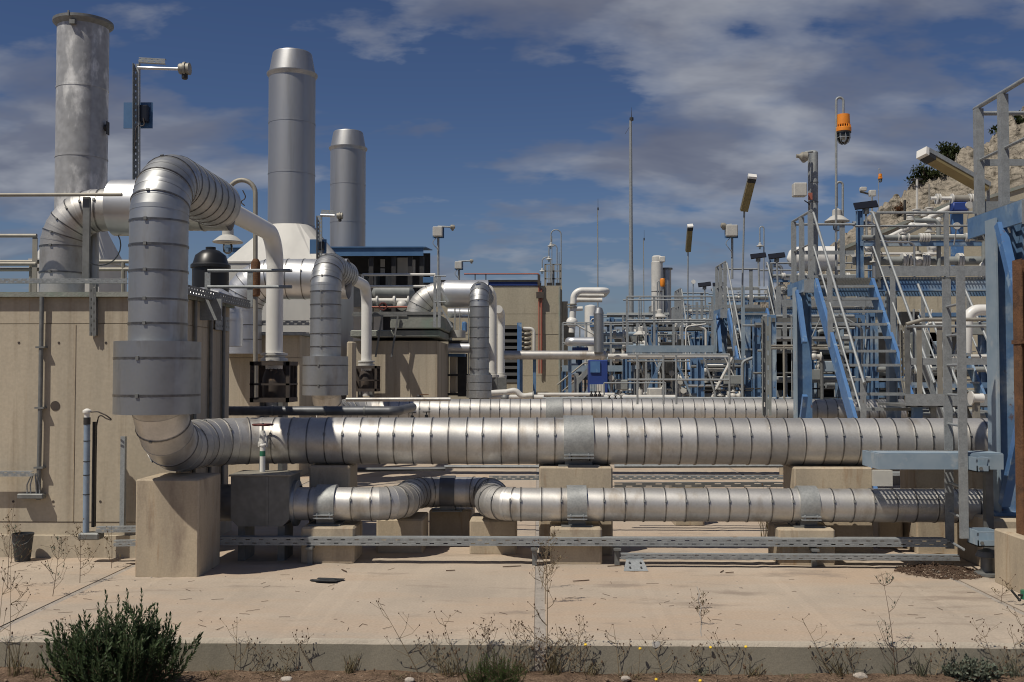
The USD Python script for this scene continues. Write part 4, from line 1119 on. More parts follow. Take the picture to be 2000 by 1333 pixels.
# white vessel with blue mark
vs = Thing('storage_vessel', 'white vessel with a blue emblem behind the capped silver riser', 'vessel', A(1154, 720, 30))
vs.part('body', MB().lathe(A(1154, 720, 30), (0, 0, 1), [(.18, 0), (.18, 1.78), (.17, 1.83), (.06, 1.86)], 26), 'white_clean')
e = A(1158, 628, 29.79)
vs.part('emblem', MB().box(e - [.09, .012, .16], e + [.09, .03, .15]), 'blue_strong', smooth=False)
vs.part('emblem_ring', MB().torus(e - [-.02, .016, .0], (0, 1, 0), .075, .016, 20, 5), 'white_clean')

# ---------------------------------------------------------------- masts
for px, pt, Y, r0, r1, lab in ((1233.5, 236, 34, .085, .045, 'tall thick tapering mast in the middle of the sky'), (1168, 411, 40, .035, .02, 'thin mast left of the tall thick one'), (1258, 470, 44, .03, .02, 'shorter thin mast right of the tall thick one')):
    b, t = A(px, 770, Y), A(px, pt, Y); b[2] = 0
    th = Thing('lightning_mast', lab, 'mast', b)
    th.part('pole', MB().lathe(b, (0, 0, 1), [(r0, 0), (r0 * .97, t[2] * .5), (r0 * .8, t[2] * .5 + .02), (r1, t[2])], 14), 'galv')
    th.part('tip', MB().lathe(t, (0, 0, 1), [(r1 * 1.5, 0), (r1 * 1.5, .10), (r1 * .3, .12), (.004, .45)], 8), 'dark')
    if px > 1200 and px < 1240:
        th.part('stay_wire', MB().tube([t - [0, 0, .1], A(1221, 262, Y)], .006, 4), 'dark')
# small aerials
for px, pt, Y, lab in ((1078, 462, 30.5, 'slender aerial left on the hall roof cage'), (1092, 493, 30.5, 'slender aerial right on the hall roof cage')):
    solo('aerial', MB().tube([A(px, 560, Y), A(px, pt, Y)], .012, 5), 'galv', lab, 'aerial')

# white column with cage
wc = Thing('white_column', 'white process column with a small platform behind the orange lamp', 'column', A(1285, 700, 34))
b = A(1284, 700, 34)
wc.part('shell', MB().lathe(b, (0, 0, 1), [(.19, 0), (.19, 3.18), (.17, 3.2), (.17, 3.36), (.12, 3.4)], 20), 'white')
wc.part('nozzle', MB().bevel_box(A(1288, 512, 33.8), A(1298, 502, 34.0), .02), 'white')
wc.part('jacket', MB().cyl(A(1302, 700, 34.2), A(1302, 526, 34.2), .15, n=16), 'cladding_grey')
wc.part('lid', MB().cyl(A(1302, 527, 34.2), A(1302, 524, 34.2), .2, n=16), 'galv_dark')
for py in (570, 610):
    wc.part('ring', MB().torus(A(1284, py, 34), (0, 0, 1), .195, .012, 20, 5), 'dark')

# ---------------------------------------------------------------- camera posts and detectors
def camera_post(label, px, Y, py_top, py_base, arm, box, head, panel=None):
    th = Thing('camera_post', label, 'camera post', A(px, py_base, Y))
    w = 13 * Y / 2000 if Y < 13 else 11 * Y / 2000
    b, t = A(px, py_base, Y), A(px, py_top + 10, Y)
    th.part('slotted_channel', MB().perf(b, t, w, (1, 0, 0), .05, .075), 'galv', smooth=False)
    th.part('slotted_channel', MB().perf(A(px + 3, py_top + 2, Y), A(arm[0], arm[1], Y), w * .75, (0, 0, 1), .05, .07), 'galv', smooth=False)
    th.part('arm', MB().tube([A(px + 2, arm[2], Y - .05), A(head[0] - 10, head[1], Y - .05)], 3.6 * Y / 2000 * .9, 12), 'cladding_shiny')
    hx = A(head[0], head[1], Y - .05); s = head[2] * Y / 2000
    chp = th.part('camera_head', MB().lathe(hx - [s * .5, 0, 0], (1, 0, 0), [(s * .45, 0), (s * .5, .02), (s * .5, s * .4), (s * .62, s * .42), (s * .62, s * .6), (s * .5, s * .62), (s * .55, s * .95)], 18), 'galv_warm')
    th.part('sensor', MB().lathe(hx - [0, 0, s * .95], (0, 0, 1), [(s * .2, 0), (s * .28, s * .1), (s * .28, s * .5)], 10), 'dark', parent=chp)
    if panel:
        q0, q1 = A(panel[0], panel[3], Y + .06), A(panel[2], panel[1], Y + .08)
        th.part('mounting_plate', MB().box(q0, q1), 'blue_roof', smooth=False)
        m = [(q0[0] + q1[0]) / 2, 0, (q0[2] + q1[2]) / 2]
        th.part('junction_box', MB().bevel_box((m[0] + .02, Y - .02, q0[2] + .06), (q1[0] - .03, Y + .06, q1[2] - .05), .01), 'panel_black', smooth=False)
        th.part('cable', MB().tube(fillet([(m[0] + .1, Y - .03, q0[2] + .1), (m[0] + .13, Y - .04, q0[2] - .02), (m[0] + .02, Y - .03, q0[2] + .03), (m[0] - .0, Y - .03, q0[2] - .3)], .05), .007, 5), 'cable')
    return th

camera_post('tall slotted camera post rising behind the big riser', 268, 12.0, 115, 420, (322, 120, 133), None, (361, 135, 22), (241, 201, 299, 251))
camera_post('smaller slotted camera post in front of the middle stack', 624, 18.5, 412, 570, (655, 416, 421), None, (664, 422, 12), (605, 468, 638, 496))


def detector(label, px, Y, py_box, bs, py_base, arm_px, head_px, head_py, group='box detectors on poles', left=False):
    th = Thing('gas_detector', label, 'detector', A(px, py_base, Y), group)
    w = bs * Y / 2000
    c = A(px, py_box, Y)
    th.part('box', MB().bevel_box(c - [w / 2, .06, w / 2], c + [w / 2, .06, w / 2], .012), 'box_grey', smooth=False)
    th.part('back_plate', MB().box(c - [w * .56, -.062, w * .62], c + [w * .62, .074, w * .56]), 'blue_roof', smooth=False)
    th.part('post', MB().tube([A(px + 1, py_base, Y + .1), A(px + 1, py_box, Y + .1)], .022, 8), 'galv')
    a, b = A(px, py_box - bs * .55, Y + .05), A(head_px, head_py, Y + .05)
    th.part('arm', MB().tube([a, b], .016, 8), 'galv')
    s = .045 * bs / 20 * Y / 18
    th.part('sensor_head', MB().lathe(b - [s, 0, 0], (1, 0, 0), [(s * .5, 0), (s, s * .3), (s, s * 1.4), (s * .6, s * 2)], 12).ball(b - [0, 0, s * 1.1], s * .55), 'galv_warm')
    th.part('cable', MB().tube(fillet([c - [.0, 0, w / 2], c + [-w * .6, 0, -w * 1.1], c + [-w * .3, 0, -w * 1.5], c + [w * .1, .08, -w * 1.9]], .06), .007, 5), 'galv')
    return th

detector('box detector with its arm to the right above the third elbow duct', 855, 18.3, 453, 19, 600, 0, 884, 444)
detector('lower box detector just left of the slim riser top', 895.5, 21.0, 518.5, 14, 560, 0, 921, 510)

# ---------------------------------------------------------------- retaining wall and bushes on the hill
WY = 27.0
wp = [(A(x, y, WY)[0], A(x, y, WY)[2]) for x, y in ((1700, 466), (1864, 397), (1926, 390), (2020, 360))]
wl = [(A(1646, 488, WY)[0], A(1646, 488, WY)[2])] + wp
rw = Thing('retaining_wall', 'tan retaining wall with a raking top in front of the rocky hill', 'retaining wall', (wl[2][0], WY, 0))
for k, (z0, z1) in enumerate(((0, 3.1), (3.12, 4.3), (4.32, 9))):
    from shapely.geometry import Polygon, box as sbox
    poly = Polygon([(wl[0][0], 0)] + wl + [(wl[-1][0], 0)]).intersection(sbox(-50, z0, 50, z1))
    rw.part('wall_lift', MB().prism(list(poly.exterior.coords)[:-1], WY + .01 * (k % 2), WY + .8), 'far_concrete', smooth=False)
cp = MB()
for a, b in zip(wl, wl[1:]):
    cp.bar((a[0], WY + .35, a[1] + .04), (b[0], WY + .35, b[1] + .04), .8, .08)
rw.part('coping', cp, 'cap_concrete', smooth=False)
rng = random.Random(7)
bush_cloud('hill_bush', 'large dark round bush on the crest of the rocky hill', hill_pt(1862, 57, -.2), 1.15, 2600, rng, leaf=.2, group=None)
bush_cloud('hill_bush', 'dark bush spilling down left of the crest above the slanted lamp', hill_pt(1812, 56, -.4), .95, 1500, rng, leaf=.18)
bush_cloud('hill_bush', 'small reddish bush low on the left slope of the hill', hill_pt(1757, 55.5, -.2), .5, 500, rng, leaf=.14, mat='leaf_red')
bush_cloud('hill_bush', 'bush on the hill at the right picture edge behind the guard rail', hill_pt(1990, 57, -.2), 1.2, 1800, rng, leaf=.2)
solo('aerial', MB().tube([hill_pt(1868, 55, -.5), A(1868, 300, 55)], .03, 6), 'galv_warm', 'thin pole standing on the hill beside the large bush', 'pole')

# ---------------------------------------------------------------- blue stair platforms, one per process unit
UP = 'blue stair platforms of the process units'
sp1 = Thing('stair_platform', 'blue stair platform with grey stairs facing the camera, largest of the row', 'stair platform', (4.0, 15.5, 0), UP)
XL, XR_, YF, YB, ZD = 4.0, 4.93, 15.0, 16.06, 3.0
sp1.part('plinth', MB().bevel_box((3.72, 15.25, -.01), (4.5, 15.95, .425), .02), 'block_concrete', smooth=False)
sp1.part('column', MB().box((3.892, 15.545, .43), (4.092, 15.555, 2.9)), 'blue', smooth=False)
sp1.part('column_flange', MB().box((3.876, 15.45, .43), (3.892, 15.65, 2.9)), 'blue_faded', smooth=False)
sp1.part('column_flange', MB().box((4.092, 15.45, .43), (4.108, 15.65, 2.9)), 'blue', smooth=False)
sp1.part('base_plate', MB().box((3.82, 15.41, .427), (4.18, 15.69, .45)), 'blue', smooth=False)
sp1.part('column', MB().hbeam((5.24, 15.3, .9), (5.24, 15.3, 2.84), .13, .13, .01), 'blue_faded', smooth=False)
sp1.part('base_plate', MB().box((5.02, 15.1, .86), (5.46, 15.5, .90)).box((5.14, 15.22, .9), (5.34, 15.24, 1.12)).box((5.23, 15.12, .9), (5.25, 15.48, 1.08)), 'blue_faded', smooth=False)
sp1.part('plinth', MB().bevel_box((4.98, 14.95, -.01), (5.5, 15.6, .86), .02), 'block_concrete', smooth=False)
for a, b in (((3.90, 15.42, 2.84), (3.90, 15.06, 2.05)), ((3.90, 15.06, 1.28), (3.90, 15.42, .52))):
    sp1.part('brace', MB().bar(a, b, .07, .07), 'blue_strong', smooth=False)
# landing
sp1.part('edge_beam', MB().box((3.9, YF, 2.80), (3.93, YB, 2.98)).box((3.93, YB - .03, 2.80), (7.6, YB, 2.98)), 'blue', smooth=False)
sp1.part('edge_beam', MB().box((4.96, YF + .06, 2.82), (7.6, YF + .09, 3.01)).box((4.96, YF + .02, 2.805), (7.6, YF + .09, 2.82)), 'blue', smooth=False)
sp1.part('toe_board', MB().box((4.96, YF + .03, 3.02), (7.6, YF + .04, 3.17)), 'galv', smooth=False)
sp1.part('toe_board', MB().box((3.93, YB - .05, 3.02), (4.95, YB - .04, 3.13)), 'galv', smooth=False)
g = MB()
for x in np.arange(3.95, 7.6, .045):
    g.box((x, YF + .0, ZD - .03), (x + .006, YB - .05, ZD))
for y in np.arange(YF + .02, YB - .03, .12):
    g.box((3.94, y, ZD - .014), (7.6, y + .006, ZD - .004))
sp1.part('grating', g, 'galv_dark', smooth=False, kind='stuff')
# stairs
s0, s1 = np.array([0, YF + .02, ZD - .09]), np.array([0, 12.42, .06])
for x in (4.05, 4.86):
    sp1.part('stringer', MB().bar(s0 + [x, 0, 0], s1 + [x, 0, 0], .045, .22), 'blue_strong', smooth=False)
nt = 15
for k in range(nt):
    f = (k + .6) / nt
    p = s0 + (s1 - s0) * f + [0, 0, .06]
    sp1.part('tread', MB().box((4.08, p[1] - .12, p[2] - .012), (4.83, p[1] + .12, p[2] + .012)).box((4.08, p[1] - .13, p[2] - .022), (4.83, p[1] - .12, p[2] + .013)), 'galv', smooth=False)
sl = (s1 - s0) / (s1 - s0)[1]
def sline(x, y, dz):
    return np.array([x, y, s0[2] + sl[2] * (y - s0[1]) + dz])
for x in (4.03, 4.89):
    sp1.part('stair_rail', MB().tube(fillet([(x, YF + .1, 3.97), sline(x, YF, 1.06), sline(x, 12.75, 1.06)], .06), .019, 10), 'galv')
    sp1.part('stair_rail', MB().tube([sline(x, YF, .56), sline(x, 12.75, .56)], .014, 8), 'galv')
    for y in (14.2, 12.8):
        sp1.part('rail_post', MB().box(sline(x, y, -.05) - [.035, .006, 0], sline(x, y, 1.04) + [.035, .006, 0]), 'galv', smooth=False)
# guard rails of the landing
for y in (YF + .04, 15.55, YB - .03):
    sp1.part('rail_post', MB().box((XL - .006 - .03, y - .035, 2.78), (XL + .03, y + .035, 3.96)), 'galv', smooth=False)
sp1.part('guard_rail', MB().tube([(XL, YF - .0, 3.98), (XL, YB + .05, 3.98)], .02, 10), 'galv')
sp1.part('guard_rail', MB().tube([(XL, YF + .04, 3.5), (XL, YB, 3.5)], .014, 8), 'galv')
sp1.part('guard_rail', MB().tube([(XL, YB, 3.93), (4.95, YB, 3.93)], .02, 10), 'galv')
sp1.part('guard_rail', MB().box((XL, YB + .014, 3.46), (4.95, YB + .026, 3.52)), 'galv', smooth=False)
sp1.part('rail_post', MB().box((4.72, YB, 3.0), (4.80, YB + .012, 3.92)), 'galv', smooth=False)
sp1.part('guard_rail', MB().tube([(4.96, YF + .05, 3.95), (7.6, YF + .05, 3.95)], .02, 10), 'galv')
sp1.part('guard_rail', MB().tube([(4.96, YB, 3.9), (7.6, YB, 3.9)], .018, 8), 'galv')
for x in (4.96, 5.95, 6.9):
    sp1.part('rail_post', MB().box((x - .006, YF + .02, 2.85), (x + .045, YF + .09, 3.94)), 'galv_dark' if x < 5 else 'galv', smooth=False)
sp1.part('corner_plate', MB().box((3.885, YF - .012, 2.78), (4.07, YF - .0, 2.97)), 'galv', smooth=False)
LBL = ['nearest blue stair platform, cut by the right edge, its column beside the ladder', 'second blue stair platform in the row behind the largest one', 'third blue stair platform behind the largest one, its stairs half hidden', 'fourth and farthest blue stair platform, small behind white pipes']
sp1.copy(LBL[0], (-.06, -6.85, 0))
for k, off in enumerate((6.85, 13.7, 20.55)):
    sp1.copy(LBL[1 + k], (0, off, 0))

# ---------------------------------------------------------------- right foreground: block, ladder, step platform, post
x0 = A(1939, 1080, 8.04)[0]
solo('concrete_pedestal', MB().bevel_box((x0, 7.42, -.01), (x0 + .75, 8.02, .41), .012), 'block_concrete', 'concrete pedestal at the right picture edge in front of the ladder foot', 'pedestal', (x0 + .3, 7.6, 0), smooth=False)
la = Thing('ladder', 'grey steel ladder standing by the blue column at the right', 'ladder', (3.47, 8.45, .1))
lx0, lx1 = A(1853, 900, 8.68)[0], A(1881, 900, 8.28)[0]
la.part('side_rail', MB().box((lx0 - .034, 8.67, A(1857, 1072, 8.68)[2]), (lx0 + .034, 8.69, A(1857, 546, 8.68)[2])), 'galv', smooth=False)
la.part('side_rail', MB().box((lx1 - .034, 8.27, A(1881, 1052, 8.28)[2]), (lx1 + .034, 8.29, A(1881, 528, 8.28)[2])), 'galv', smooth=False)
z = .20
while z < 2.36:
    la.part('rung', MB().cyl((lx0, 8.67, z), (lx1, 8.29, z), .011, n=8), 'galv')
    z += .245
for py0, py1, zz in ((893, 921, 0), (1035, 1065, 1)):
    zt, zb = A(1900, py0, 8.2)[2], A(1900, py1, 8.2)[2]
    xa, xb = lx1 + .04, A(1924 if not zz else 1940, 900, 8.2)[0]
    la.part('wall_bracket', MB().box((xa, 8.12, zb), (xb, 8.32, zb + .008)).box((xa, 8.12, zb), (xb, 8.126, zb + .05)).box((xa, 8.31, zb), (xb, 8.32, zt)).box((xa, 8.12, zb), (xa + .008, 8.32, zt)).box((xb - .008, 8.12, zb), (xb, 8.32, zt)).box((xa - .012, 8.11, zt - .012), (xb + .012, 8.125, zt)), 'blue_faded', smooth=False)
    la.part('bolt', MB().cyl((xa + .03, 8.11, zb + .03), (xa + .03, 8.13, zb + .03), .014, n=8), 'galv_dark')
qf = A(1900, 1085, 8.3)
la.part('foot_stand', MB().lathe((3.57, 8.28, 0), (0, 0, 1), [(.10, 0), (.10, .02), (.05, .03), (.05, .14), (.09, .15), (.07, .19), (.02, .21)], 14), 'galv_dark')
st = Thing('step_platform', 'small pale blue step platform with grating beside the ladder', 'step platform', (3.2, 8.5, .8))
ax, bx_ = A(1718, 900, 8.30)[0], 3.72
zt, zb = A(1718, 887, 8.3)[2], A(1718, 917, 8.3)[2]
st.part('front_channel', MB().box((ax, 8.30, zb), (bx_, 8.312, zt)).box((ax, 8.312, zb), (bx_, 8.36, zb + .01)).box((ax, 8.312, zt - .01), (bx_, 8.35, zt)), 'blue_faded', smooth=False)
st.part('end_channel', MB().box((ax - .012, 8.30, zb), (ax, 8.70, zt)), 'blue_faded', smooth=False)
st.part('rear_channel', MB().box((ax, 8.69, zb), (bx_, 8.70, zt)), 'blue_faded', smooth=False)
g = MB()
for x in np.arange(ax + .03, bx_, .034):
    g.box((x, 8.525, zt - .03), (x + .005, 8.69, zt + .004))
for y in np.arange(8.55, 8.69, .05):
    g.box((ax + .01, y, zt - .014), (bx_, y + .006, zt - .004))
st.part('grating', g, 'galv', smooth=False, kind='stuff')
st.part('leg', MB().box((bx_ - .1, 8.4, 0), (bx_ - .04, 8.46, zb)), 'galv_dark', smooth=False)
st.part('bracket', MB().box(A(1706, 950, 9.05), A(1738, 918, 9.12)), 'box_grey', smooth=False)
st.part('top_plate', MB().box((ax, 8.312, zt + .001), (bx_, 8.52, zt + .007)), 'blue_faded', smooth=False)
rp = Thing('rusty_post', 'rusty brown steel post at the right picture edge', 'post', (3.66, 7.72, 0))
xr0 = A(1988.5, 800, 7.72)[0]
rp.part('shaft', MB().hbeam((xr0 + .06, 7.72, 0), (xr0 + .06, 7.72, 1.82), .12, .12, .01), 'rust', smooth=False)
xr1 = A(1986, 560, 7.72)[0]
rp.part('shaft', MB().hbeam((xr1 + .07, 7.72, 1.85), (xr1 + .07, 7.72, 2.45), .14, .14, .01), 'rust', smooth=False)
rp.part('joint_plate', MB().box((xr1 - .01, 7.64, 1.82), (xr1 + .16, 7.8, 1.85)), 'rust', smooth=False)
q = A(1989, 1163, 7.2)
th = Thing('valve_key', 'small black T handle poking in at the lower right edge', 'valve handle', q)
th.part('bar', MB().tube([A(1975, 1153, 7.2), A(1990, 1171, 7.2)], .008, 8).ball(A(1991, 1172, 7.2), .012), 'dark')
th.part('spindle', MB().tube([q, q + [.1, .02, 0]], .008, 8), 'dark')
th.part('bonnet', MB().cyl(q + [.06, .02, -.03], q + [.06, .02, .03], .035, n=10), 'green')
solo('info_plate', MB().box(A(1977, 917, 8.9), A(1998, 873, 8.93)), 'white', 'white plate fixed behind the rusty post', 'plate', smooth=False)

# slotted struts standing between the pipelines
tray('slotted_strut', A(1497, 812, 11.9), A(1496, 619, 11.9), .10, (1, 0, 0), 'grey slotted strut standing just behind the big pipe in front of the second stairs', pitch=.17, mat='grey_paint', cat='strut')
cq = Thing('cable_tray', 'slotted cable tray bending down beside the pale column right of the stairs', 'cable tray', A(1765, 740, 13.6))
cq.part('slotted_channel', MB().perf(A(1764, 735, 13.6), A(1762, 636, 13.6), .075, (1, 0, 0), .04, .08), 'galv_warm', smooth=False)
cq.part('slotted_channel', MB().perf(A(1778, 815, 13.4), A(1764, 737, 13.6), .075, (1, 0, 0), .04, .08), 'galv_warm', smooth=False)
# walkway with railing right of the stairs
wk = Thing('walkway', 'raised walkway with tube railings between the stairs and the ladder', 'walkway', A(1840, 790, 12.4))
f = lambda px, py: A(px, py, 12.4)
wk.part('toe_board', MB().box(f(1768, 793) - [0, .014, 0], f(1990, 770) - [0, .004, 0]), 'galv', smooth=False)
wk.part('deck', MB().box(f(1768, 796), f(1990, 791) + [0, 1.0, 0]), 'galv_dark', smooth=False)
wk.part('rail', MB().tube(fillet([f(1770, 634), f(1800, 625), f(1990, 624)], .1), .024, 10), 'galv_warm')
wk.part('rail', MB().tube([f(1770, 638), f(1990, 637)], .018, 10), 'galv')
wk.part('mid_rail', MB().box(f(1768, 713) + [0, .014, 0], f(1990, 700) + [0, .024, 0]), 'galv', smooth=False)
for px in (1796, 1836):
    wk.part('post', MB().box(f(px - 4, 795), f(px + 4, 632) + [0, .012, 0]), 'galv_warm', smooth=False)
wk.part('post', MB().box(f(1769, 795), f(1777, 640) + [0, .012, 0]), 'galv_dark', smooth=False)
for px in (1800, 1960):
    wk.part('leg', MB().box((f(px, 800)[0] - .05, 12.5, 0), (f(px, 800)[0] + .05, 12.6, f(px, 796)[2])), 'blue', smooth=False)

# ---------------------------------------------------------------- valve manifolds and pipe racks
def gate_valve(th, p, ax, r, mat='white', wheel='wheel_red', up=(0, 0, 1)):
    p = np.asarray(p, float); ax = nrm(ax); up = nrm(up)
    b = MB().ball(p, r * 1.5, 1).cyl(p - ax * r * 2.4, p + ax * r * 2.4, r * 1.05, n=10)
    for sg in (-1, 1):
        b.cyl(p + ax * sg * r * 2.1, p + ax * sg * r * 2.6, r * 1.9, n=14)
    b.cyl(p, p + up * r * 2.6, r * .75, n=8).cyl(p + up * r * 1.6, p + up * r * 2.0, r * 1.4, n=10)
    th.part('valve_body', b, mat)
    th.part('handwheel', MB().torus(p + up * r * 4.4, up, r * 1.7, r * .2, 16, 5).cyl(p + up * r * 2.4, p + up * r * 4.5, r * .2, n=6).bar(p + up * r * 4.4 - side_of(up) * r * 1.7, p + up * r * 4.4 + side_of(up) * r * 1.7, r * .2, r * .2, ax), wheel)


def make_manifold(seed, label, base, W, H, D, pipe='white', nh=3, nr=5, post='blue', group=None, name='valve_manifold', rr=.05):
    rng = random.Random(seed)
    B = np.asarray(base, float)
    th = Thing(name, label, 'valve manifold', B, group)
    P = lambda x, y, z: B + [x, y, z]
    hz = sorted(rng.uniform(.25, .95) * H for _ in range(nh))
    for k, z in enumerate(hz):
        r = rr * rng.uniform(.7, 1.5); y = rng.uniform(0, D)
        x0, x1 = rng.uniform(-.1, .2) * W, rng.uniform(.8, 1.05) * W
        th.part('header_pipe', MB().tube(fillet([P(x0, y, z), P(x1, y, z), P(x1, y, z - rng.choice((.4, .5, -.3)))], r * 2.5, 5), r, 12), rng.choice((pipe, 'grey_paint', 'galv', 'blue_faded')))
        for q in range(rng.randint(2, 4)):
            x = rng.uniform(.1, .9) * W
            th.part('flange', MB().cyl(P(x - .02, y, z), P(x + .02, y, z), r * 1.8, n=14).cyl(P(x + .03, y, z), P(x + .06, y, z), r * 1.8, n=14), pipe)
        gate_valve(th, P(rng.uniform(.2, .8) * W, y, z), (1, 0, 0), r * .9, pipe, rng.choice(('wheel_red', 'dark', 'galv_dark')), rng.choice(((0, 0, 1), (0, -1, .2), (0, 0, 1))))
    for k in range(nr):
        x = W * (k + rng.uniform(.2, .8)) / nr; y = rng.uniform(-.1, D); r = rr * rng.uniform(.35, .9)
        zt = rng.choice(hz) + rng.uniform(-.1, .35)
        pts = [P(x, y, 0), P(x, y, zt)]
        if rng.random() < .6:
            pts += [P(x + rng.choice((-1, 1)) * rng.uniform(.2, .6), y, zt)]
        th.part('riser_pipe', MB().tube(fillet(pts, .09, 5), r, 10), rng.choice((pipe, 'galv', 'grey_paint', 'cladding_grey')))
        if rng.random() < .8:
            gate_valve(th, P(x, y, zt * rng.uniform(.35, .7)), (0, 0, 1), max(r, .025), pipe, 'galv_dark', (0, -1, 0))
    for k in range(3):
        x, y, z = rng.uniform(0, W), -.15, rng.uniform(.5, 1.05) * H
        th.part('gauge', MB().cyl(P(x, y, z), P(x, y - .04, z), .06, n=14).tube([P(x, y, z - .06), P(x, y + .1, z - .3)], .012, 6), rng.choice(('box_grey', 'white')))
    for x in (.05 * W, .95 * W):
        th.part('support_post', MB().hbeam(P(x, D * .5, 0), P(x, D * .5, H), .1, .1, .008), post, smooth=False)
    th.part('support_beam', MB().box(P(.05 * W, D * .5 - .04, H * .55), P(.95 * W, D * .5 + .04, H * .55 + .09)), post, smooth=False)
    return th


def make_rack(seed, label, base, W, H, D, group=None):
    rng = random.Random(seed)
    B = np.asarray(base, float)
    th = Thing('pipe_rack', label, 'pipe rack', B, group)
    P = lambda x, y, z: B + [x, y, z]
    for x in (0, W):
        for y in (0, D):
            th.part('post', MB().hbeam(P(x, y, 0), P(x, y, H), .13, .13, .01), 'blue', smooth=False)
    for z in (H * .45, H * .98):
        for y in (0, D):
            th.part('beam', MB().box(P(0, y - .04, z - .07), P(W, y + .04, z)), rng.choice(('blue', 'galv_dark')), smooth=False)
    for k in range(11):
        z = rng.uniform(.12, 1.05) * H; y = rng.uniform(-.2, D); r = rng.choice((.014, .02, .03, .045, .06))
        th.part('pipe', MB().tube([P(rng.uniform(-.3, .1), y, z), P(W + rng.uniform(-.2, .5), y, z)], r, 9), rng.choice(('galv', 'grey_paint', 'grey_paint', 'cladding_grey', 'galv_dark', 'dark')))
    for k in range(6):
        x = rng.uniform(0, W); y = rng.uniform(-.25, 0)
        th.part('conduit', MB().tube(fillet([P(x, y, 0), P(x, y, rng.uniform(.5, 1) * H), P(x + rng.uniform(-.5, .5), y, H * 1.0)], .1), rng.choice((.012, .02, .03)), 8), rng.choice(('galv', 'galv_dark', 'white')))
    for k in range(4):
        x, z = rng.uniform(.05, .85) * W, rng.uniform(.3, .9) * H
        th.part('equipment_box', MB().bevel_box(P(x, -.15, z), P(x + rng.uniform(.15, .4), -.02, z + rng.uniform(.15, .35)), .01), rng.choice(('dark', 'grey_paint', 'blue_faded', 'dark')), smooth=False)
    th.part('motor', MB().cyl(P(W * .3, .2, .45), P(W * .3 + .5, .2, .45), .17, n=16).box(P(W * .3, .05, .0), P(W * .3 + .5, .35, .3)), rng.choice(('grey_paint', 'blue', 'galv_dark')))
    for k in range(3):
        x, z = rng.uniform(0, .7) * W, rng.choice((.05, .5)) * H
        th.part('dark_cabinet', MB().bevel_box(P(x, D * .55, z), P(x + W * .3, D * .9, z + H * .36), .015), rng.choice(('dark', 'dark', 'grey_paint')), smooth=False)
    th.part('lower_shelf', MB().box(P(0, 0, H * .28), P(W, D, H * .28 + .03)), 'galv_dark', smooth=False)
    for k in range(2):
        gate_valve(th, P(rng.uniform(.2, .8) * W, -.15, rng.uniform(.3, .8) * H), (1, 0, 0), .045, 'white', 'galv_dark')
    return th

MG, RG = 'white valve manifolds of the process units', 'pipe racks of the process units'
mA = make_manifold(101, 'white valve manifold on the platform right of the large stairs, before the tan retaining wall', (5.35, 17.2, 3.02), 2.6, 1.35, .6, group=MG, nh=2, nr=4)
mA.copy('white valve manifold on the second platform, seen above the second stairs', (.05, 6.85, 0))
mA.copy('white valve manifold on the third platform, seen beside the slanted strip lamps', (-.1, 13.7, 0))
mA.copy('farthest white valve manifold on a platform, at the left end of the row', (-.1, 20.55, 0))
mB = make_manifold(102, 'valve manifold on the slab under the platform right of the large stairs', (5.45, 16.6, .1), 2.2, 2.3, .9, group=MG, nh=4, nr=7, rr=.045)
mB.copy('valve manifold on the slab under the second platform', (0, 6.85, 0))
mB.copy('valve manifold on the slab under the third platform', (.1, 13.7, 0))
rA = make_rack(201, 'crowded pipe rack on the slab right behind the large stairs', (4.0, 17.6, 0), 1.5, 2.6, 1.2, group=RG)
rA.copy('pipe rack on the slab behind the second stairs', (.1, 6.85, 0))
rA.copy('pipe rack on the slab behind the third stairs', (0, 13.7, 0))
rB = make_rack(202, 'pipe rack with blue posts left of the second stairs', (2.75, 24.2, 0), 1.2, 2.75, 1.3, group=RG)
rB.copy('pipe rack with blue posts left of the third stairs', (-.2, 7.2, 0))
rB.copy('pipe rack with blue posts left of the farthest stairs', (-1.2, 13.5, .0))
rC = make_rack(203, 'pipe rack at the left end of the process units beside the capped silver riser', (1.35, 33, 0), 2.2, 2.2, 1.5, group=RG)
rC.copy('low pipe rack behind the large platform near the retaining wall foot', (5.2, -11.5, 0))
mC = make_manifold(103, 'white valve cluster under the round lamp shades in the middle distance', (1.7, 27.5, .9), 2.1, 1.9, .9, group=MG, nh=4, nr=8, rr=.07, post='galv')
mC.copy('white valve cluster farther back behind the round lamp shades', (.9, 6.5, .3))
mC.copy('white valve cluster between the second and third stairs', (3.0, -2.2, .0))
mD = make_manifold(104, 'low white valve skid just behind the second pipeline near the hall', (-.9, 22.8, .05), 2.4, .85, .8, group=MG, nh=3, nr=5, rr=.055, post='galv')
mD.copy('low white valve skid behind the second pipeline in front of the second stairs', (3.4, -3.2, 0))
mE = make_manifold(105, 'white valve skid seen through the steps of the large stairs', (5.2, 19.5, .3), 2.4, 2.2, .8, group=MG, nh=3, nr=6, rr=.05)

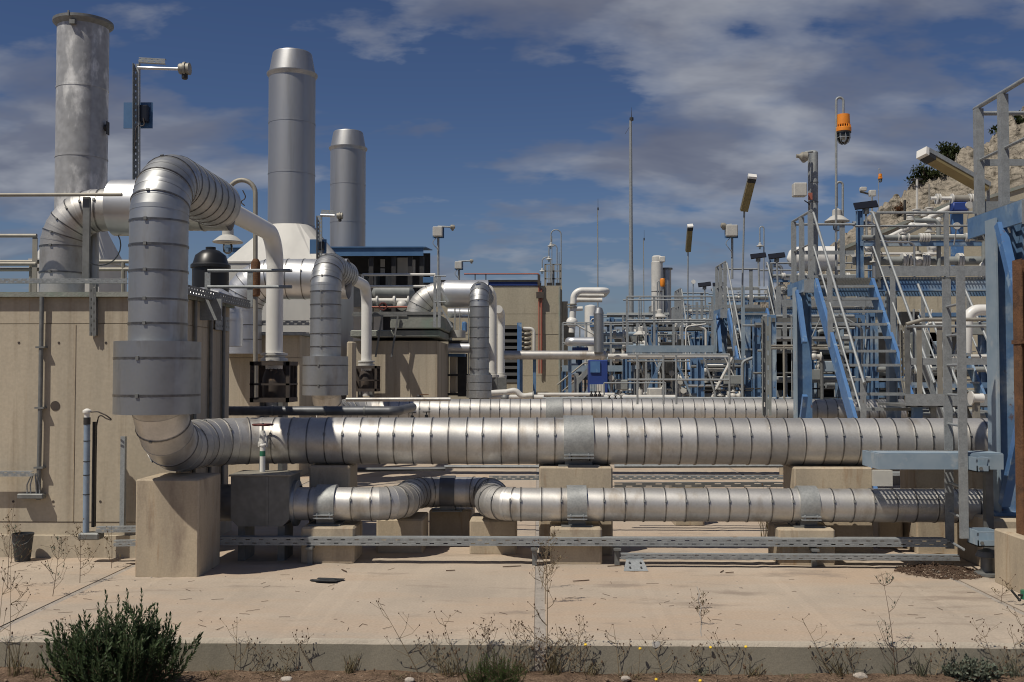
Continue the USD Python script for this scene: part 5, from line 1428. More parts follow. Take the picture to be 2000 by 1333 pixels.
# dark machinery behind the stairs, seen through the platforms
cb = Thing('cooler_bank', 'dark cooler bank with steel fins behind the large stairs', 'cooler', (5.6, 21.2, 0), 'dark cooler banks behind the stairs')
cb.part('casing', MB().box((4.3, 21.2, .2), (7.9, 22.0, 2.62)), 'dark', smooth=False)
for k in range(12):
    z = .32 + k * .19
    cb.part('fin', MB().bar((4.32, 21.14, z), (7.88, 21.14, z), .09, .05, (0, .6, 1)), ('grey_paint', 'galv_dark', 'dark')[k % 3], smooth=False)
for x in (4.3, 5.2, 6.1, 7.0, 7.9):
    cb.part('post', MB().box((x - .05, 21.02, 0), (x + .05, 21.1, 2.7)), 'blue', smooth=False)
cb.part('shelf', MB().box((4.2, 20.9, 1.35), (8, 21.1, 1.39)), 'galv', smooth=False)
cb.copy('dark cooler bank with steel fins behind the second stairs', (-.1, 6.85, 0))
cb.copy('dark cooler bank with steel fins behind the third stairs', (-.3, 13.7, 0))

ap = Thing('access_platform', 'small railed access platform left of the second column', 'platform', (2.3, 22.4, 0), 'small access platforms left of the columns')
for x in (1.95, 3.65):
    for y in (22.0, 23.0):
        ap.part('leg', MB().hbeam((x, y, 0), (x, y, 2.05), .09, .09, .008), 'blue', smooth=False)
ap.part('deck_beam', MB().box((1.9, 21.96, 2.05), (3.75, 22.02, 2.2)), 'blue_faded', smooth=False)
ap.part('deck', MB().box((1.9, 22.03, 2.16), (3.75, 23.05, 2.2)), 'galv_dark', smooth=False)
for z in (3.25, 2.75):
    ap.part('rail', MB().tube([(1.92, 22.0, z), (3.74, 22.0, z)], .018, 8), 'galv')
    ap.part('rail', MB().tube([(1.92, 23.0, z), (3.74, 23.0, z)], .018, 8), 'galv')
for x in (1.92, 2.5, 3.1, 3.74):
    ap.part('post', MB().box((x - .025, 21.99, 2.2), (x + .025, 22.0, 3.25)), 'galv', smooth=False)
ap.part('brace', MB().bar((1.95, 22.0, .3), (2.7, 22.0, 2.0), .05, .05).bar((3.65, 22.0, .3), (2.9, 22.0, 2.0), .05, .05), 'blue', smooth=False)
ap.copy('small railed access platform left of the third column', (-.1, 6.85, 0))
ap.copy('small railed access platform below the farthest strip lamp', (-.5, 12.5, 0))
ap.copy('small railed access platform between the silver header and the second column', (-1.3, 3.2, -.4))
for k, (x0, x1, y, z0, lab) in enumerate(((5.2, 7.4, 17.0, 0, 'guard rail on the slab behind the large stairs'), (1.3, 3.6, 26.0, 0, 'guard rail on the slab before the third stairs'), (4.9, 7.2, 24.5, 0, 'guard rail on the slab behind the second stairs'), (.8, 3.0, 19.2, 0, 'guard rail on the slab before the second stairs, left part'))):
    guard_rail(lab, [(x0, y, z0), (x1, y, z0)], (1.1, .6), .018, [(x0 + (x1 - x0) * q / 5, y, z0) for q in range(6)], mat='galv')
# more racks, struts and a second small stair filling the process area
rD = make_rack(207, 'grey pipe rack standing between the large stairs and the tan retaining wall', (6.0, 18.6, 0), 2.0, 2.75, 1.0, group=RG)
rD.copy('grey pipe rack standing behind the second platform', (.2, 6.85, 0))
rD.copy('grey pipe rack standing behind the third platform', (.3, 13.7, 0))
rE = make_rack(209, 'low pipe rack seen between the slotted strut and the second stairs', (3.1, 19.6, 0), .9, 1.9, .8, group=RG)
rE.copy('low pipe rack left of the third stairs', (-.3, 9.5, 0))
rE.copy('low pipe rack below the white process column', (-1.0, 15.5, .2))
rF = make_rack(211, 'tall thin pipe rack left of the third stairs below the strip lamp', (2.1, 29.0, 0), 1.5, 3.2, 1.2, group=RG)
rF.copy('tall thin pipe rack below the white process column', (1.2, 9.0, 0))
mF = make_manifold(109, 'white valve skid above the second pipeline below the silver header', (.75, 21.8, .1), 1.7, 1.5, .7, group=MG, nh=4, nr=9, rr=.04, post='galv')
mF.copy('white valve skid on the slab left of the second stairs', (1.35, .6, .1))
rs = Thing('side_stairs', 'narrow grey stairs with double handrails right of the large stairs', 'stairs', (5.5, 13.4, 0))
for x in (5.42, 6.05):
    p0, p1 = np.array([x, 14.7, 1.92]), np.array([x, 12.9, .01])
    rs.part('stringer', MB().bar(p0, p1, .035, .16), 'galv' if x < 6 else 'blue', smooth=False)
    for dz in (.95, .5):
        rs.part('handrail', MB().tube([p0 + [0, 0, dz], p1 + [0, 0, dz]], .019 if dz > .9 else .013, 8), 'galv')
    for f in (.1, .55, .95):
        q = p0 + (p1 - p0) * f
        rs.part('rail_post', MB().box(q - [.025, .005, 0], q + [.025, .005, .95]), 'galv', smooth=False)
for k in range(10):
    q = np.array([5.44, 14.7, 1.92]) + np.array([0, -1.8, -1.91]) * (k + .5) / 10
    rs.part('tread', MB().box(q + [0, -.11, .02], q + [.59, .11, .045]), 'galv', smooth=False)
for k, (px, pt, pb, Y, w) in enumerate(((1396, 560, 780, 24, .05), (1362, 590, 780, 26, .05), (1316, 600, 780, 23, .04), (1452, 560, 780, 20, .05), (1522, 560, 780, 19, .06), (1534, 600, 780, 18, .05), (1226, 615, 780, 25, .04), (1262, 640, 780, 22, .035))):
    solo('steel_post', MB().box(A(px, pb, Y) - [w / 2, 0, 0], A(px, pt, Y) + [w / 2, w, 0]), 'galv' if k % 3 else 'blue_faded',
         'plain upright steel post %s' % ('left of the second column', 'under the left black panels', 'right of the white process column', 'between the second stairs rails', 'right of the second stairs', 'just left of the large column', 'right of the tall mast foot', 'below the lower round lamp shade')[k], 'post', smooth=False)

# pale horizontal lines just above the second pipeline
for k, (pa, pb, py, Y, r, mt, lab) in enumerate((
        (1050, 1200, 771, 19.5, .035, 'white', 'pale pipe just above the second pipeline at its middle'),
        (930, 1062, 776, 19.0, .045, 'white', 'pale pipe just above the second pipeline under the hall'),
        (1180, 1320, 777, 18.4, .05, 'white', 'pale pipe just above the second pipeline right of the middle'),
        (1060, 1560, 779, 17.6, .03, 'galv', 'long thin pipe lying just above the second pipeline'),
        (1225, 1430, 706, 21.0, .014, 'galv', 'thin dark line of pipe under the silver header'),)):
    solo('thin_pipe', MB().tube([A(pa, py, Y), A(pb, py, Y)], r, 10), mt, lab, 'pipe')
wb = bits('white_bend', 'white pipe swan neck lying above the second pipeline under the slim riser', 'pipe', [
    ('pipe', MB().tube(fillet([A(960, 768, 18.0), A(990, 766, 18.0), A(1008, 762, 18.0), A(1018, 775, 18.0), A(1042, 772, 18.0)], .12, 5), .05, 12), 'white'),
    ('valve_body', MB().ball(A(986, 778, 17.8), .07), 'galv_dark'), ('flange', MB().cyl(A(1040, 775, 17.9), A(1043, 775, 17.9), .1), 'galv_dark')])
for k, px in enumerate((1155, 1163, 1171, 1190, 1202, 1213)):
    y = 772 if k < 3 else 780
    q = A(px, y, 17.2)
    solo('small_valve', MB().ball(q, .03).cyl(q, q + [0, 0, .06], .012, n=6).box(q + [-.03, -.01, .055], q + [.03, .01, .065]), 'dark',
         'small dark lever valve, %s from the left, above the second pipeline' % ('first', 'second', 'third', 'fourth', 'fifth', 'sixth')[k], 'valve', group='small dark lever valves above the second pipeline')
for px, py, lab in ((805, 806, 'black little handwheel silhouetted on the second pipeline, left of two'), (833, 805, 'black little handwheel silhouetted on the second pipeline, right of two'), (739, 795, 'black little handwheel over the slim pipe end')):
    q = A(px, py, 12.0)
    th = Thing('small_valve', lab, 'valve', q - [0, 0, .08])
    th.part('body', MB().ball(q - [0, 0, .05], .022).tube([q - [.04, 0, .09], q - [0, 0, .05], q + [.03, 0, -.09]], .01, 6), 'dark')
    th.part('handwheel', MB().torus(q, (0, 0, 1), .042, .006, 16, 5).bar(q - [.04, 0, 0], q + [.04, 0, 0], .006, .006).cyl(q - [0, 0, .05], q, .006, n=6), 'dark')
q = A(818, 771, 14.6)
bits('lever_valve', 'lever valve with a rusty handle on the thin silver pipe', 'valve', [('body', MB().ball(q - [0, 0, .03], .035).cyl(q - [0, 0, .07], q, .014, n=6), 'dark'), ('lever', MB().bar(q, q + [.14, 0, .0], .012, .012), 'rust')])

# guard rails over the pits left of the stairs
rail_px('grey guard rail in front of the round lamp shades, its top crossing the silver header', (1226, 1425), 15.5, 693, [742], 790, r=.016, posts=(1245, 1296, 1321, 1425))
rail_px('dark guard rail further left beside the blue cabinet', (1180, 1300), 18.5, 748, [], 790, r=.014, posts=(1180, 1260, 1300))
rail_px('brown guard rail between the second and large stairs', (1500, 1640), 17.4, 676, [681], 800, r=.02, posts=(1532,), mat='galv_warm')
for px, py, Y, rr, lab in ((1285, 605, 27, .20, 'round lamp shade under the orange beacon, higher of two'), (1249, 638, 25, .20, 'round lamp shade on a bent pole, lower of two')):
    g_ = gooseneck(lab, px - 1, Y, py - 55, 760, 4, 50, shade_w=rr * 2, r=.016)

# small side stairs and blue cabinet under the header
sd = Thing('side_stairs', 'small steel side stair with thin handrails left of the blue cabinet', 'stairs', A(1120, 775, 22.5))
for y in (22.3, 22.9):
    sd.part('stringer', MB().bar(A(1100, 778, y), A(1150, 722, y), .03, .1), 'galv', smooth=False)
    sd.part('handrail', MB().tube([A(1088, 752, y), A(1140, 710, y), A(1152, 710, y)], .018, 8), 'galv_warm')
    sd.part('handrail', MB().tube([A(1098, 765, y), A(1152, 718, y)], .014, 8), 'galv_warm')
for k in range(6):
    p = A(1103 + 8 * k, 772 - 9 * k, 22.3)
    sd.part('tread', MB().box(p - [.06, 0, .01], p + [.06, .6, .01]), 'galv', smooth=False)
bc = Thing('blue_cabinet', 'bright blue cabinet with a white ribbed lower front', 'cabinet', A(1167, 775, 21.5))
bc.part('body', MB().bevel_box(A(1150, 775, 21.5), A(1184, 704, 22.0), .015), 'blue_deep', smooth=False)
bc.part('upper_panel', MB().box(A(1153, 728, 21.47), A(1172, 706, 21.495)), 'blue_strong', smooth=False)
for k in range(6):
    bc.part('rib', MB().box(A(1152 + 4.5 * k, 768, 21.46), A(1155.4 + 4.5 * k, 751, 21.495)), 'blue_faded' if k < 3 else 'white', smooth=False)
for k, (px, py, s, mt, lab) in enumerate(((1215, 752, 22, 'grey_paint', 'grey green cabinet low behind the guard rail'), (1280, 770, 26, 'box_grey', 'pale grey box low behind the guard rail posts'), (1390, 762, 34, 'box_grey', 'pale tapered tank below the white elbow pipe'))):
    q = A(px, py, 20.5); w = s / 2 * 20.5 / 2000
    solo('equipment_cabinet', MB().bevel_box(q - [w, .1, w * .9], q + [w, .4, w * .9], .02), mt, lab, 'cabinet', smooth=False)
we = bits('white_bend', 'thick white elbow pipe bending down left of the blue second column', 'pipe', [
    ('pipe', MB().tube(fillet([A(1412, 719, 20.0), A(1374, 719, 20.0), A(1374, 745, 20.0)], .16, 8), .075, 16), 'white_clean'),
    ('flange', MB().cyl(A(1374, 748, 20.0), A(1374, 744, 20.0), .12), 'white'), ('branch', MB().tube([A(1394, 719, 20), A(1394, 745, 20)], .03, 8), 'white')])
bits('white_bend', 'thick white elbow pipe at right behind the ladder', 'pipe', [
    ('pipe', MB().tube(fillet([A(1990, 606, 14.0), A(1890, 606, 14.0), A(1886, 690, 14.0)], .16, 8), .075, 16), 'white_clean')])
for k, (px, lab) in enumerate(((1907, 'white stub pipe with flange left of the blue column'), (1972, 'white stub pipe with flange right of the blue column'))):
    q = A(px, 778, 11.2)
    bits('pipe_stub', lab, 'pipe', [('pipe', MB().cyl(q - [.05, 0, 0], q + [.07, 0, 0], .05, n=16), 'white_clean'), ('flange', MB().cyl(q - [.065, 0, 0], q - [.05, 0, 0], .075, n=18), 'white'), ('stand', MB().box(q - [.03, .02, .75], q + [.03, .04, .05]), 'galv_warm')])
th = bits('sloping_pipe', 'white sloping pipe climbing before the retaining wall', 'pipe', [
    ('pipe', MB().tube([A(1690, 487, 22), A(1856, 405, 22)], .055, 12), 'white'), ('channel', MB().bar(A(1690, 497, 22), A(1870, 408, 22), .08, .06), 'galv_dark')])
rng = random.Random(12)
hp = Thing('flanged_header', 'white flanged header with a brown sleeve and a tall handwheel before the retaining wall', 'pipe', A(1860, 420, 19.5))
hp.part('pipe', MB().tube(fillet([A(1818, 388, 19.5), A(1917, 388, 19.5), A(1917, 440, 19.5)], .08), .035, 12), 'white_clean')
hp.part('sleeve', MB().cyl(A(1862, 389, 19.5), A(1890, 389, 19.5), .075, n=16), 'galv_warm')
for px in (1828, 1833, 1858, 1892, 1897):
    hp.part('flange', MB().cyl(A(px, 389, 19.5), A(px + 2.5, 389, 19.5), .10, n=16), 'white')
hp.part('handwheel', MB().torus(A(1790, 351, 19.5), (0, 0, 1), .10, .012, 20, 6).bar(A(1781, 351, 19.5), A(1799, 351, 19.5), .02, .02), 'dark')
hp.part('spindle', MB().cyl(A(1791, 408, 19.5), A(1791, 351, 19.5), .022, n=8), 'white')
hp.part('spindle', MB().cyl(A(1815, 405, 19.5), A(1815, 360, 19.5), .018, n=8), 'galv_warm')
for px, py in ((1790, 415), (1815, 412), (1802, 417), (1778, 425)):
    hp.part('valve_body', MB().ball(A(px, py, 19.5), .07, 1).cyl(A(px, py + 6, 19.5), A(px, py + 4, 19.5), .09).cyl(A(px, py - 6, 19.5), A(px, py - 4, 19.5), .08), 'white')
hp.part('support_post', MB().box(A(1862, 525, 19.6), A(1876, 400, 19.72)), 'blue_strong', smooth=False)
hp.part('motor', MB().bevel_box(A(1862, 412, 19.4), A(1884, 398, 19.6), .02), 'blue_deep')
cv = Thing('control_valve_stack', 'stack of white flanged control valves before the retaining wall', 'valve', A(1822, 500, 19.0))
for px in (1815, 1833):
    for py in (430, 440, 450, 462):
        cv.part('valve_body', MB().ball(A(px, py, 19.0), .055, 1).cyl(A(px, py + 4, 19), A(px, py + 2.5, 19), .085, n=14), 'white')
cv.part('crossover', MB().tube([A(1786, 441, 19.0), A(1836, 438, 19.0)], .035, 10).ball(A(1780, 441, 19.0), .06), 'white_clean')
cv.part('loop', MB().tube(fillet([A(1817, 470, 19), A(1817, 460, 19), A(1840, 460, 19), A(1920, 460, 19)], .06), .022, 8), 'white_clean')
cv.part('valve_body', MB().ball(A(1822, 484, 19), .085, 1).cyl(A(1812, 484, 19), A(1836, 482, 19), .05).cyl(A(1818, 500, 19), A(1818, 490, 19), .06), 'white')
cv.part('drop_leg', MB().tube([A(1818, 470, 19), A(1818, 520, 19)], .025, 8), 'white')
cv.part('line', MB().tube([A(1690, 496, 18.8), A(1838, 496, 18.8)], .022, 8), 'white_clean')
cv.part('line', MB().tube([A(1690, 505, 18.8), A(1838, 504, 18.8)], .015, 8), 'galv')
solo('vertical_pole', MB().tube([A(1767, 430, 18.2), A(1767, 391, 18.2)], .022, 8), 'dark', 'short black upright rod before the retaining wall', 'rod')
q = A(1548, 505, 22)
bits('domed_vessel', 'white domed vessel end peeping out left of the large landing', 'vessel', [('body', MB().lathe(q, (1, 0, 0), [(.02, -.12), (.17, -.06), (.24, .05), (.26, .2), (.26, .9)], 24), 'white_clean')])

# ---------------------------------------------------------------- lamps, beacons, detectors on the right
def strip_lamp(label, lo, hi, w, t, pole_px=None, pole_py=None, Y=None, down=False):
    lo, hi = np.asarray(lo), np.asarray(hi)
    th = Thing('strip_lamp', label, 'lamp', lo, None)
    d = nrm(hi - lo); s = nrm(np.cross(d, [0, 1, 0])); u = np.cross(s, d)
    if u[1] > 0:
        u = -u
    if down:
        u = nrm(np.array([0, -.25, -1.]) - d * float(np.array([0, -.25, -1.]) @ d)); s = np.cross(u, d)
    L = np.linalg.norm(hi - lo)
    ax = [d, s, u]
    th.part('diffuser', MB().obox(lo + d * L * .45 + u * t * .3, ax, (L * .43, w * .44, t * .25)), 'lamp_panel', smooth=False)
    th.part('housing', MB().obox((lo + hi) / 2 - u * t * .25, ax, (L / 2, w / 2, t * .3)), 'galv', smooth=False)
    th.part('end_box', MB().obox(hi - d * L * .06 + u * t * .3, ax, (L * .055, w * .47, t * .26)), 'dark', smooth=False)
    th.part('end_cap', MB().obox(hi + d * .02, ax, (.025, w * .5, t * .5)), 'white_clean', smooth=False)
    if pole_px:
        th.part('pole', MB().tube([A(pole_px[0], pole_px[1], Y), lo - u * t * .3 + d * .05], .018, 8), 'galv')
    return th

strip_lamp('tilted strip lamp on a thin pole above the second stairs', A(1453, 412, 19.4), A(1469, 347, 18.9), .155, .10, (1449, 600), None, 19.5)
strip_lamp('farther tilted strip lamp on a thin pole left of the second stairs', A(1344, 491, 26), A(1348, 443, 25.4), .14, .10, (1343, 640), None, 26.1)
lo, hi = A(1925, 368, 12.6), A(1805, 301, 12.2)
th = strip_lamp('long slanted strip lamp before the rocky hill', lo, hi, .15, .10, down=True)
th.part('pole', MB().tube([A(1932, 560, 12.7), A(1930, 372, 12.7), lo], .02, 8), 'galv')


def beacon(label, px, Y, py_top, py_arc, py_base, wpx, arc_px):
    th = Thing('beacon_lamp', label, 'beacon', A(px, py_base, Y))
    sc = wpx * Y / 2000
    rad = arc_px / 2 * Y / 2000
    p = A(px, py_arc, Y) - [0, 0, rad]
    arc = [p + [rad * (1 - math.cos(t)), 0, rad * math.sin(t)] for t in np.linspace(0, PI, 12)]
    c = A(px + arc_px, py_top, Y)
    th.part('pole', MB().tube([A(px, py_base, Y)] + arc + [c], max(.014, sc * .085), 10), 'galv')
    d = (0, 0, -1)
    th.part('body', MB().lathe(c, d, [(sc * .2, 0), (sc * .43, .02 * sc), (sc * .45, sc * .72), (sc * .42, sc * .74)], 24), 'orange')
    b = MB()
    for k in range(18):
        t = 2 * PI * k / 18
        b.bar(c + [sc * .44 * math.cos(t), sc * .44 * math.sin(t), -sc * .72], c + [sc * .48 * math.cos(t), sc * .48 * math.sin(t), -sc * .95], sc * .06, sc * .05)
    th.part('cooling_fins', b, 'orange', smooth=False)
    th.part('core', MB().cyl(c - [0, 0, sc * .72], c - [0, 0, sc * .95], sc * .36, n=18), 'dark')
    th.part('skirt', MB().lathe(c - [0, 0, sc * .92], d, [(sc * .5, 0), (sc * .53, sc * .03), (sc * .53, sc * .28), (sc * .45, sc * .33)], 24), 'orange')
    th.part('gasket', MB().lathe(c - [0, 0, sc * 1.24], d, [(sc * .52, 0), (sc * .52, sc * .07), (sc * .44, sc * .09)], 24), 'dark')
    gdp = th.part('glass_dome', MB().lathe(c - [0, 0, sc * 1.33], d, [(sc * .42, 0), (sc * .42, sc * .3), (sc * .33, sc * .58), (sc * .15, sc * .72), (.004, sc * .75)], 20), 'glass')
    cg = MB()
    for k in range(8):
        t = 2 * PI * k / 8
        cg.tube([c + [sc * r * math.cos(t), sc * r * math.sin(t), -sc * z] for r, z in ((.46, 1.33), (.46, 1.65), (.36, 1.95), (.1, 2.12))], sc * .022, 5)
    cg.torus(c - [0, 0, sc * 1.65], (0, 0, 1), sc * .46, sc * .022, 20, 5)
    th.part('guard_cage', cg, 'galv', smooth=30)
    th.part('bulb', MB().ball(c - [0, 0, sc * 1.6], sc * .16, 1, (1, 1, 1.4)), 'white_clean', parent=gdp)
    return th

beacon('large orange beacon hanging from a bent pole above the large landing', 1633, 16.6, 224, 191, 560, 28, 14)
beacon('small distant orange beacon left of the rocky hill', 1716, 44, 340, 330, 480, 8, 3)
bb = A(1294, 553, 27.3)
bits('beacon_lamp', 'small orange beacon in front of the white process column', 'beacon', [('body', MB().lathe(bb - [0, 0, .1], (0, 0, 1), [(.05, 0), (.07, .05), (.07, .18), (.05, .22)], 14), 'orange'), ('pole', MB().tube([bb - [-.02, 0, 1.6], bb - [-.02, 0, .1]], .02, 6), 'galv')])
gooseneck('gooseneck lamp with wide shade behind the large landing, under the orange beacon', 1646, 17.4, 356, 560, -12, 42, shade_w=.42, r=.02)
gooseneck('gooseneck lamp between the strip lamp and the large landing', 1492, 22.5, 443, 560, -8, 26, shade_w=.16, r=.014)
detector('box detector on a post left of the tilted strip lamp', 1429, 19.0, 451, 22, 545, 0, 1413, 441)
dp = Thing('camera_mast', 'pale thick mast with a camera arm and a box on the large landing', 'camera post', A(1590, 560, 16.3))
a, b = A(1590, 560, 16.3), A(1590, 300, 16.3)
dp.part('mast', MB().tube([a, b], .062, 14), 'galv')
dp.part('mast_cap', MB().ball(b, .062, 2, (1, 1, .8)), 'galv')
dp.part('side_tube', MB().tube([A(1581, 470, 16.2), A(1580, 303, 16.2), A(1575, 297, 16.2)], .02, 8), 'galv')
dp.part('arm', MB().tube([A(1588, 296, 16.1), A(1574, 298, 16.1), A(1564, 308, 16.1)], .022, 8), 'galv')
dp.part('camera_head', MB().lathe(A(1578, 307, 16.0), (-1, 0, .1), [(.06, 0), (.075, .02), (.07, .10), (.03, .14), (.03, .18)], 14).ball(A(1570, 313, 16.0), .045), 'galv_warm')
c = A(1562, 372, 16.0)
dp.part('box', MB().bevel_box(c - [.105, .07, .10], c + [.10, .09, .11], .014), 'box_grey', smooth=False)
dp.part('red_label', MB().box(A(1580, 390, 16.1), A(1585, 378, 16.15)), 'red_pipe', smooth=False)
for py in (358, 396):
    dp.part('clamp', MB().cyl(A(1590, py, 16.3), A(1590, py - 2, 16.3), .068, n=14), 'galv_dark')
dp.part('cable', MB().tube(fillet([A(1571, 392, 16), A(1583, 400, 16), A(1580, 412, 16), A(1592, 430, 16)], .05), .009, 6), 'cable')
for k, (px, py, w, Y, lab) in enumerate(((1691, 401, 45, 17.5, 'large black flat panel above the right platform'), (1481, 500, 30, 20.5, 'black flat panel left of two above the second stairs'), (1517, 500, 32, 20.5, 'black flat panel right of two above the second stairs'),
                                         (1376, 556, 25, 27, 'black flat panel left of two above the third stairs'), (1403, 556, 22, 27, 'black flat panel right of two above the third stairs'))):
    c = A(px, py, Y); s = w / 2 * Y / 2000
    th = Thing('tilted_panel', lab, 'panel', A(px, py + 60, Y))
    t = nrm([0, .55, .6]); n_ = nrm([0, -.6, .55])
    th.part('panel', MB().obox(c, [nrm([1, 0, .12]), t, n_], (s, s * .42, .012)), 'panel_black', smooth=False)
    th.part('bracket', MB().cyl(c - [0, 0, s * .2], c - [0, -.02, s * .75], s * .3, n=10), 'galv_dark')
    th.part('post', MB().tube([c - [0, 0, s * .5], A(px + 2, py + 70 * 17.5 / Y, Y)], .02, 8), 'galv')
c = A(1703, 377, 40)
bits('camera_post', 'small twin camera on a post before the hill foot', 'camera post', [('camera', MB().bevel_box(A(1681, 373, 40), A(1690, 367, 40.2), .02), 'box_grey'), ('camera', MB().bevel_box(A(1699, 383, 40), A(1708, 373, 40.2), .02), 'box_grey'), ('arm', MB().bar(A(1680, 375, 40), A(1696, 379, 40), .06, .06), 'dark'), ('post', MB().tube([A(1703, 383, 40), A(1703, 480, 40)], .04, 6), 'galv')])
q = A(1354, 551, 26.5)
bits('pressure_gauge', 'white round pressure gauge on a thin stand left of the third stairs', 'gauge', [('dial', MB().cyl(q, q - [0, .05, 0], .055, n=16), 'white_clean'), ('stand', MB().tube([q, q - [.02, 0, .9]], .012, 6), 'galv')])

# ---------------------------------------------------------------- plants
def leafy_stem(stem_mb, leaf_mb, base, tip, bend, n_leaf, leaf_l, leaf_w, rng, r=.004, spread=.75, from_f=.15):
    base, tip = np.asarray(base, float), np.asarray(tip, float)
    mid = (base + tip) / 2 + bend
    pts = [(1 - t) ** 2 * base + 2 * t * (1 - t) * mid + t * t * tip for t in np.linspace(0, 1, 7)]
    stem_mb.tube(pts, [r * (1 - .75 * k / 6) for k in range(7)], 4, False)
    P = np.array(pts)
    for k in range(n_leaf):
        f = from_f + (1 - from_f) * (k + rng.random()) / n_leaf
        x = f * 6; i = min(5, int(x))
        p = P[i] + (P[i + 1] - P[i]) * (x - i)
        t = nrm(P[i + 1] - P[i]); a = side_of(t); b = np.cross(t, a)
        th = k * 2.4 + rng.uniform(-.4, .4)
        out = a * math.cos(th) + b * math.sin(th)
        d = nrm(out * spread * (1.15 - .75 * f) + t * (.55 + .5 * f))
        s = nrm(np.cross(d, t) + 1e-3)
        l = leaf_l * rng.uniform(.7, 1.25) * (1.05 - .45 * f)
        w = leaf_w * rng.uniform(.8, 1.2) * (1.05 - .3 * f)
        dn = -np.cross(s, d) * l * .12
        leaf_mb.add([p, p + d * l * .45 + s * w * .5, p + d * l + dn, p + d * l * .45 - s * w * .5], [[0, 1, 2, 3]])


def shrub(label, base, R, H, n, rng, leaf='leaf_shrub', leaf_l=.045, leaf_w=.010, n_leaf=60, stem='twig', name='shrub', flat=1.0):
    base = np.asarray(base, float)
    th = Thing(name, label, 'shrub', base)
    sm, lm = MB(), MB()
    for k in range(n):
        a = rng.uniform(0, 2 * PI); q = math.sqrt(rng.random())
        root = base + [R * .35 * q * math.cos(a), R * .35 * q * math.sin(a) * flat, -.03]
        h = H * (1 - .50 * q ** 1.7) * rng.uniform(.72, 1.05)
        tip = base + [R * q * math.cos(a) * rng.uniform(.8, 1.1), R * q * math.sin(a) * flat, h]
        leafy_stem(sm, lm, root, tip, np.array([R * .25 * q * math.cos(a), R * .25 * q * math.sin(a) * flat, -h * .08]), n_leaf, leaf_l, leaf_w, rng)
        for j in range(3):
            f = rng.uniform(.3, .75)
            p = root + (tip - root) * f
            tp = p + [rng.uniform(-.10, .10), rng.uniform(-.08, .08), rng.uniform(.07, .17) * H / .55]
            leafy_stem(sm, lm, p, tp, np.zeros(3), n_leaf // 3, leaf_l * .9, leaf_w, rng, .0025)
    th.part('stems', sm, stem, smooth=False, kind='stuff')
    th.part('leaves', lm, leaf, smooth=False, kind='stuff')
    return th


def soil_at(px, py, y_lo=4.5):
    """Where the soil in front of the slab is seen at (px, py)."""
    g = G(px, py, -.19)
    return np.array([g[0], min(g[1], SLAB_Y - .03), -.2])


rng = random.Random(77)
b = soil_at(232, 1350)
shrub('large dark green shrub with upright leafy shoots at the lower left', b, .46, .58, 100, rng, n_leaf=54, leaf_l=.05, leaf_w=.015, flat=.55)
b = soil_at(962, 1350)
shrub('small bright green feathery shrub at the bottom edge left of the slab joint', b, .20, .23, 60, rng, leaf='leaf_bright', leaf_l=.028, leaf_w=.004, n_leaf=50, flat=.7)
b = soil_at(1885, 1318)
shrub('low grey green mounded plant at the slab edge on the right', b, .17, .15, 46, rng, leaf='leaf_grey', leaf_l=.035, leaf_w=.018, n_leaf=22, flat=.7, name='mound_plant')


def tuft(label, base, n, H, spread, rng, mat='grass_dry', w=.004, lean=(0, 0), heads=0, name='grass_tuft', group=None, cat='grass tuft'):
    base = np.asarray(base, float)
    th = Thing(name, label, cat, base, group)
    bm, hm = MB(), MB()
    for k in range(n):
        a = rng.uniform(0, 2 * PI); h = H * rng.uniform(.45, 1.0); s = spread * rng.uniform(.2, 1.0)
        d = np.array([math.cos(a) * s + lean[0] * h, math.sin(a) * s * .6 + lean[1] * h, 0])
        p0 = base + [rng.gauss(0, spread * .16), rng.gauss(0, spread * .10), -.02]
        pts = [p0 + d * f ** 1.7 + [0, 0, h * (f - .12 * f * f)] for f in (0, .35, .7, 1.0)]
        wv = nrm([math.sin(a), -math.cos(a) * .5, 0]) * w * .5
        v = []
        for q, f in zip(pts, (1, .85, .55, .08)):
            v += [q - wv * f, q + wv * f]
        bm.add(v, [[0, 1, 3, 2], [2, 3, 5, 4], [4, 5, 7, 6]])
        if k < heads:
            hm.ball(pts[-1], .006, 0, (1, 1, 1.8))
    th.part('blades', bm, mat, smooth=False, kind='stuff')
    if heads:
        th.part('seed_heads', hm, 'seed', smooth=False, kind='stuff')
    return th


